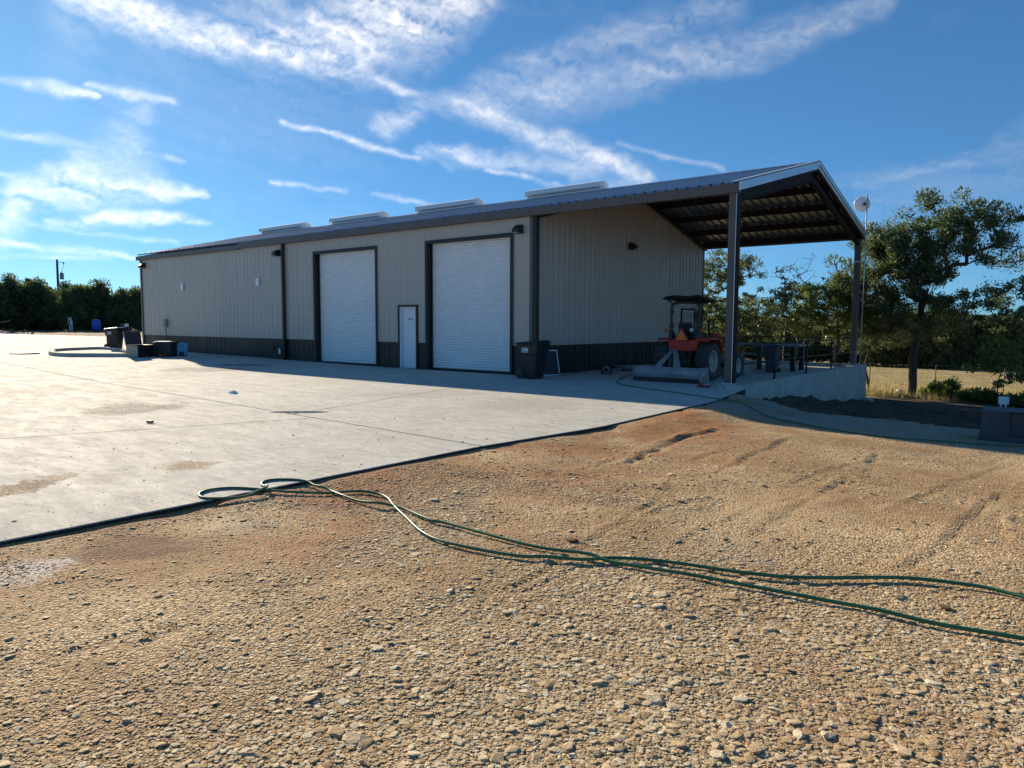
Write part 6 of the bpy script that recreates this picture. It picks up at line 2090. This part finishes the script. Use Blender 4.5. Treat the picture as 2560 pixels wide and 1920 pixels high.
def in_ellipsoids(rg, ells, n, hollow=0.0):
    """points in a union of ellipsoids (cx, cy, cz, rx, ry, rz) weighted by volume"""
    w = np.array([e[3] * e[4] * e[5] for e in ells])
    k = rg.choice(len(ells), n, p=w / w.sum())
    E = np.array(ells)[k]
    d = rg.normal(0, 1, (n, 3))
    d /= np.linalg.norm(d, axis=1)[:, None]
    r = (hollow ** 3 + (1 - hollow ** 3) * rg.uniform(0, 1, n)) ** (1 / 3)
    return E[:, :3] + d * r[:, None] * E[:, 3:6]


VIEW_R = Vector((math.cos(_yaw), math.sin(_yaw), 0))


def local_axes(loc):
    """u: to the right as seen from the yard, v: away, so tree shapes can be described as they look"""
    d = Vector((loc[0] - CAM.x, loc[1] - CAM.y, 0)).normalized()
    return np.array([d.y, -d.x, 0]), np.array([d.x, d.y, 0])


def plant(name, label, cat, loc, ells, seed, n_clump, clump_r, per, size, trunk_pts, leaf, style='oak', tip=0.006, group=None, low=2, rmax=0.5, wig=0.16, twig=None, bark='bark', hollow=0.25, drop=0.25):
    rg = np.random.default_rng(seed)
    U, V = local_axes(loc)
    Z3 = np.array([0, 0, 1.0])
    B = np.stack([U, V, Z3], 0)                   # local (u, v, z) -> world
    t = thing(name, label, cat, loc, 0.0, group)
    tr_ = Tree(seed)
    tr_.P = [np.array(trunk_pts[0], float)]
    tr_.trunk(trunk_pts[1:])
    C = in_ellipsoids(rg, ells, n_clump, hollow)
    ends = tr_.grow(C, low=low, wiggle=wig, drop=drop)
    tr_.P = [p @ B for p in tr_.P]
    me, rad = tr_.wood(tip, rmax=rmax)
    link('trunk', me, MT[bark], t)
    Cw = C @ B
    rr = clump_r * np.exp(rg.normal(0, 0.25, len(Cw)))
    if style == 'oak':
        co, q = leaf_quads(rg, Cw, rr, per, size)
    else:
        co, q = spray_quads(rg, Cw, rr, per, size)
    link('crown', fast_mesh('crown', co, q), MT[leaf], t)
    return t


def gzf(x_, y_):
    return float(gz(x_, y_))


# the tall juniper by the pasture, leaning and open on its right
L0 = (1.62, 14.9, gzf(1.62, 14.9) - 0.05)
plant('juniper_tree', 'tall broad juniper with thick dark trunk at the edge of the pasture', 'tree', L0,
      [(-1.7, 0, 5.6, 1.5, 1.5, 1.0), (-0.9, 0, 4.6, 1.9, 1.7, 1.3), (0.9, 0, 7.3, 1.7, 1.5, 0.75), (2.2, 0.2, 6.9, 1.1, 1.2, 0.6), (2.8, 0, 5.8, 1.5, 1.3, 0.6), (-0.6, 0, 6.2, 1.2, 1.4, 0.8), (0.0, 0, 3.4, 1.7, 1.6, 0.9), (-1.6, 0, 3.2, 1.1, 1.2, 0.9), (0.6, 0, 5.3, 0.9, 1.2, 0.9), (-2.3, 0, 4.4, 0.8, 1.0, 0.9), (3.6, 0, 5.6, 0.5, 0.7, 0.35), (0.5, 0, 6.4, 1.5, 1.4, 0.9), (1.7, 0, 6.1, 1.1, 1.2, 0.6), (-1.3, 0, 6.3, 1.1, 1.2, 0.7), (-0.2, 0, 5.2, 1.5, 1.5, 0.9)],
      3, 330, 0.36, 200, 0.062, [(0, 0, 0), (0.02, 0, 0.5), (0.0, 0, 1.1), (-0.03, 0, 1.7), (0.05, 0, 2.2), (0.1, 0, 2.6)], 'juniper_leaf', 'juniper', 0.021, rmax=0.25, low=4, wig=0.10, hollow=0.2)
# right edge oak
L1 = (5.6, 13.5, gzf(5.6, 13.5) - 0.05)
plant('oak_tree', 'live oak with a bent trunk at the right edge of the view', 'tree', L1,
      [(-1.1, 0, 3.7, 1.4, 1.4, 0.7), (0.6, 0, 4.5, 1.5, 1.4, 0.8), (-0.2, 0, 3.1, 1.1, 1.2, 0.5), (-2.0, 0, 3.3, 0.7, 0.9, 0.4), (1.8, 0, 3.8, 1.3, 1.3, 0.9)],
      4, 150, 0.33, 95, 0.050, [(0.15, 0, 0), (0.08, 0, 0.6), (-0.05, 0, 1.3), (-0.2, 0, 1.8), (-0.4, 0, 2.2), (-0.6, 0, 2.6)], 'oak_leaf', tip=0.008, rmax=0.13, low=4)
L2 = (4.6, 13.2, gzf(4.6, 13.2) - 0.03)
plant('young_oak', 'bright green young oak below the right edge oak', 'tree', L2,
      [(0.0, 0, 2.0, 0.9, 0.8, 0.7), (-0.6, 0, 1.5, 0.6, 0.6, 0.4), (0.5, 0, 2.9, 0.6, 0.6, 0.5), (0.4, 0, 1.1, 0.7, 0.6, 0.5)],
      5, 60, 0.24, 42, 0.058, [(0, 0, 0), (0.03, 0, 0.4), (0.0, 0, 0.8), (0.1, 0, 1.2)], 'oak_light', tip=0.005, rmax=0.05, low=2)

# live oaks seen under the canopy
def at_px(u, dist):
    """ground point on the view ray through picture column u (2560 wide) at a distance"""
    d = (_fw + _r * ((u - 1280) / 1800.975))
    d = Vector((d.x, d.y, 0)).normalized()
    x_, y_ = CAM.x + d.x * dist, CAM.y + d.y * dist
    return (x_, y_, gzf(x_, y_) - 0.05)


OAKS = [  # column, distance, [ellipsoids], label
    (1790, 42, [(0.2, 0, 6.6, 2.1, 1.8, 0.9), (1.3, 0, 6.1, 1.3, 1.3, 0.6), (-0.8, 0, 5.6, 1.6, 1.5, 0.8), (-0.6, 0, 4.1, 1.7, 1.5, 0.8)], 'tall spreading live oak behind the front canopy post'),
    (1855, 37, [(-1.2, 0, 3.6, 1.7, 1.5, 0.9), (0.3, 0, 3.9, 1.6, 1.4, 0.7), (-1.3, 0, 2.2, 1.3, 1.2, 0.8), (0.8, 0, 2.7, 1.0, 1.0, 0.5)], 'low live oak with reddish leaves just right of the tractor'),
    (1985, 40, [(-1.6, 0, 4.3, 1.8, 1.6, 0.9), (0.4, 0, 4.7, 1.9, 1.7, 0.9), (1.9, 0, 4.2, 1.3, 1.3, 0.8), (-0.4, 0, 3.4, 2.0, 1.5, 0.5)], 'wide live oak with twisting limbs in the middle of the canopy opening'),
    (2085, 38, [(-0.6, 0, 4.5, 1.7, 1.5, 0.9), (0.9, 0, 4.9, 1.5, 1.4, 0.9), (0.4, 0, 3.4, 1.7, 1.4, 0.7), (-1.3, 0, 3.2, 1.2, 1.2, 0.6)], 'yellow green live oak left of the back canopy post'),
    (2165, 42, [(0, 0, 4.0, 1.6, 1.5, 1.0), (-0.9, 0, 2.7, 1.3, 1.2, 0.8), (0.9, 0, 2.8, 1.2, 1.2, 0.8)], 'dark live oak behind the back canopy post'),
]
for k, (u, dist, el_, lb) in enumerate(OAKS):
    sc_ = 35.5 / 40
    lo = at_px(u, dist * sc_)
    el_ = [tuple(e_ * sc_ for e_ in E_) for E_ in el_]
    plant('oak_tree', lb, 'tree', lo, el_, 40 + k, 170, 0.31, 80, 0.046,
          [(0.1, 0, 0), (0.05, 0, 0.5), (-0.1, 0, 1.0), (0.0, 0, 1.5), (0.1, 0, 1.9)], 'oak_leaf' if k != 3 else 'oak_light', tip=0.011, rmax=0.17, low=4, wig=0.22, group='live oaks behind the canopy', hollow=0.45)
# bare twigs above them
for k, (u, dist, h) in enumerate(((1955, 35.5, 5.7), (2005, 35.5, 6.1), (2082, 34, 5.3))):
    lo = at_px(u, dist)
    t = thing('bare_tree', ['thin bare sapling with reddish leaves rising above the oaks, left one', 'thin bare grey sapling rising highest above the oaks', 'thin bare sapling with reddish tip near the back canopy post'][k], 'tree', lo)
    tr_ = Tree(70 + k)
    tr_.trunk([(0, 0, h * 0.3), (0.1, 0, h * 0.6), (0.0, 0, h * 0.8)])
    rg_ = np.random.default_rng(70 + k)
    tr_.grow(in_ellipsoids(rg_, [(0, 0, h - 0.5, 0.7, 0.7, 0.8)], 26), low=3, wiggle=0.05)
    me, _ = tr_.wood(0.008, rmax=0.05, sides=4)
    link('trunk', me, MT['dry_twig'], t)
    if k != 1:
        co, q = leaf_quads(rg_, in_ellipsoids(rg_, [(0, 0, h - 0.5, 0.6, 0.6, 0.6)], 20), np.full(20, 0.2), 5, 0.06)
        link('crown', fast_mesh('crown', co, q), M('reddish leaves', (0.20, 0.075, 0.035), 0.6), t)

# dark juniper thicket along the far side of the pasture and under the oaks
BACK = [(1740, 70, 4.6, 3.2), (1800, 74, 4.2, 3.0), (1860, 72, 3.9, 2.9), (1925, 72, 4.0, 3.0), (1985, 70, 4.3, 3.0), (2040, 72, 4.2, 3.0), (2095, 70, 4.4, 2.9), (2150, 70, 4.6, 2.8),
        (2205, 66, 4.3, 2.4), (2255, 68, 4.6, 2.4), (2300, 66, 4.4, 2.2), (2345, 65, 5.2, 2.5), (2385, 68, 4.7, 2.2), (2425, 70, 3.9, 2.2), (2465, 68, 4.2, 2.2), (2505, 67, 4.6, 2.3), (2550, 68, 4.4, 2.3), (2600, 68, 4.6, 2.5)]
WORDS = ['behind the red tractor', 'behind the front canopy post', 'just right of the front canopy post', 'left of the bin under the canopy', 'behind the bin under the canopy', 'behind the steel work table', 'right of the steel work table', 'behind the back canopy post',
         'just right of the back canopy post', 'left of the tall juniper trunk', 'behind the tall juniper trunk', 'right of the tall juniper trunk, highest of the thicket', 'behind the fence brace', 'in the dip below the far hill', 'behind the fence rails', 'left of the right edge oak', 'behind the right edge oak', 'at the right edge of the view']
for k, ((u, dist, h, w_), wd) in enumerate(zip(BACK, WORDS)):
    lo = at_px(u, dist)
    rg_ = random.Random(k)
    el_ = [(0, 0, h * 0.32, w_ * 0.9, w_ * 0.7, h * 0.32), (rg_.uniform(-0.5, 0.5), 0, h * 0.62, w_ * 0.7, w_ * 0.6, h * 0.26), (rg_.uniform(-0.8, 0.8), 0, h * 0.82, w_ * 0.35, w_ * 0.35, h * 0.17)]
    plant('juniper_tree', 'dark juniper in the far thicket ' + wd, 'tree', lo, el_, 200 + k, 120, 0.48, 85, 0.13,
          [(0, 0, 0), (0, 0, 0.4), (0.05, 0, 0.9), (0, 0, 1.3)], 'cedar_far', 'juniper', 0.02, group='far juniper thicket', low=2, rmax=0.14, hollow=0.4)

# low shrubs at the pasture edge
for k, (x_, y_, h, w_, lb) in enumerate(((2.35, 15.2, 0.75, 0.6, 'small green juniper shrub right of the tall juniper trunk'), (3.0, 14.6, 1.15, 0.75, 'larger green juniper shrub in front of the thin fence post'), (3.75, 13.9, 0.65, 0.7, 'low spreading juniper shrub in the middle of the bushes'), (4.35, 13.4, 0.75, 0.7, 'low spreading juniper shrub left of the white service box'), (5.4, 12.6, 0.8, 0.7, 'low juniper shrub right of the white service box'))):
    h, w_ = h * 0.66, w_ * 0.75
    lo = (x_, y_, gzf(x_, y_) - 0.03)
    plant('juniper_shrub', lb, 'shrub', lo, [(0, 0, h * 0.45, w_, w_ * 0.8, h * 0.42), (0.1, 0, h * 0.8, w_ * 0.5, w_ * 0.5, h * 0.25)], 300 + k, 40, 0.17, 55, 0.075,
          [(0, 0, 0), (0, 0, 0.12), (0, 0, 0.25)], 'oak_light', 'juniper', 0.006, group='juniper shrubs at the pasture edge', low=1, rmax=0.04)

# juniper row beyond the far left end of the pavement
ROW = [(-60, 97, 5.8, 3.3), (0, 96, 5.6, 3.2), (52, 98, 5.8, 3.1), (98, 97, 5.5, 3.1), (140, 100, 5.3, 2.9), (178, 95, 4.8, 2.9), (218, 98, 5.4, 2.9), (252, 96, 5.3, 2.8), (284, 97, 4.4, 2.4), (328, 98, 5.1, 2.6), (372, 100, 5.3, 2.9), (25, 112, 6.3, 3.4), (120, 113, 5.9, 3.4), (230, 112, 5.8, 3.4)]
RW = ['cut by the left edge of the view', 'above the rock heap', 'right of the rock heap', 'left of the utility pole', 'in front of the utility pole', 'pale and loose, left of the blue tank', 'behind the blue tank', 'right of the blue tank', 'behind the trash cart at the far corner', 'touching the far corner of the building', 'hidden in part by the far corner of the building', 'in the second row at the left', 'in the second row behind the utility pole', 'in the second row behind the blue tank']
for k, ((u, dist, h, w_), wd) in enumerate(zip(ROW, RW)):
    lo = at_px(u, dist)
    rg_ = random.Random(50 + k)
    el_ = [(0, 0, h * 0.36, w_ * 0.9, w_ * 0.8, h * 0.36), (rg_.uniform(-0.6, 0.6), 0, h * 0.70, w_ * 0.62, w_ * 0.7, h * 0.20)]
    for j in range(6):
        el_.append((rg_.uniform(-w_ * 0.75, w_ * 0.75), rg_.uniform(-0.5, 0.5), h * rg_.uniform(0.74, 1.0), w_ * 0.16, w_ * 0.3, h * rg_.uniform(0.07, 0.15)))
    pale = k in (5, 9)
    plant('juniper_tree', 'juniper in the left tree row, ' + wd, 'tree', lo, el_, 400 + k, 190, 0.55, 115, 0.155 if not pale else 0.13,
          [(0, 0, 0), (0.05, 0, 0.8), (0.0, 0, 1.5), (0.1, 0, 2.0)], 'cedar_far' if not pale else 'oak_leaf', 'juniper', 0.022, group='juniper row at the far left', low=2, rmax=0.18, hollow=0.4)

# ------------------------------------------------------------------ dry grass: tufts at the pasture edge (uncountable)
def grass_tufts(name, label, n, xr, yr, h, leaf, seed, cond=None):
    rg_ = np.random.default_rng(seed)
    x_ = rg_.uniform(*xr, n)
    y_ = rg_.uniform(*yr, n)
    if cond is not None:
        ok = cond(x_, y_, rg_)
        x_, y_ = x_[ok], y_[ok]
    n = len(x_)
    bl = 7
    X, Y = np.repeat(x_, bl), np.repeat(y_, bl)
    a = rg_.uniform(0, 6.283, n * bl)
    le = rg_.uniform(0.1, 0.6, n * bl)
    hh = h * np.exp(rg_.normal(0, 0.35, n * bl)) * (1 - 0.4 * le)
    X0, Y0 = X + 0.03 * np.cos(a * 3), Y + 0.03 * np.sin(a * 3)
    Z0 = gz(X0, Y0) - 0.02
    wv = 0.010 + 0.004 * rg_.uniform(0, 1, n * bl)
    px_, py_ = -np.sin(a) * wv, np.cos(a) * wv
    tx, ty = X0 + np.cos(a) * le * hh, Y0 + np.sin(a) * le * hh
    co = np.stack([np.stack([X0 - px_, Y0 - py_, Z0], -1), np.stack([X0 + px_, Y0 + py_, Z0], -1), np.stack([tx, ty, Z0 + hh], -1)], 1).reshape(-1, 3)
    o = link(name, fast_mesh(name, co, None, np.arange(n * bl * 3).reshape(-1, 3)), MT[leaf])
    tag(o, label, 'grass', kind='stuff')
    return o


MT['straw'] = leaf_material('dry grass', (0.38, 0.28, 0.12), (0.68, 0.53, 0.28), 0.4, 0.7)
grass_tufts('dry_grass', 'dry straw coloured grass along the near edge of the pasture', 9000, (-7, 9), (13.6, 24), 0.22, 'straw', 1, lambda x_, y_, r: r.uniform(0, 1, len(x_)) < np.exp(-(y_ - 13.6) / 4.5) * (0.3 + fbm(x_, y_, 3, 7)))
grass_tufts('pasture_grass', 'cropped tan and green grass over the pasture', 12000, (-26, 9), (22, 52), 0.08, 'straw', 2, lambda x_, y_, r: fbm(x_ * 0.4, y_ * 1.2, 4, 17) > 0.47)

# ------------------------------------------------------------------ far hills on the horizon
def hills():
    aa = np.radians(np.linspace(-60, 60, 220))
    rows = []
    for dist, hmul, sd in ((3400, 0.0, 1), (4200, 1.0, 2), (5200, 0.0, 3)):
        dx = np.sin(aa) * math.cos(_yaw) - np.cos(aa) * math.sin(_yaw)
        dy = np.sin(aa) * math.sin(_yaw) + np.cos(aa) * math.cos(_yaw)
        hz = hmul * (28 + 40 * fbm(np.degrees(aa) * 0.22, aa * 0, 4, 7)) - 90 * (1 - hmul)
        rows.append(np.stack([CAM.x + dx * dist, CAM.y + dy * dist, hz], -1))
    co = np.concatenate(rows)
    n = len(aa)
    i = np.arange(3 * n).reshape(3, n)
    q = np.stack([i[:-1, :-1], i[:-1, 1:], i[1:, 1:], i[1:, :-1]], -1).reshape(-1, 4)
    o = link('hills', fast_mesh('hills', co, q, smooth=True), M('wooded hills', (0.030, 0.040, 0.022), 0.95, 0, 0.4, 0.01, 0.1))
    tag(o, kind='structure')


hills()
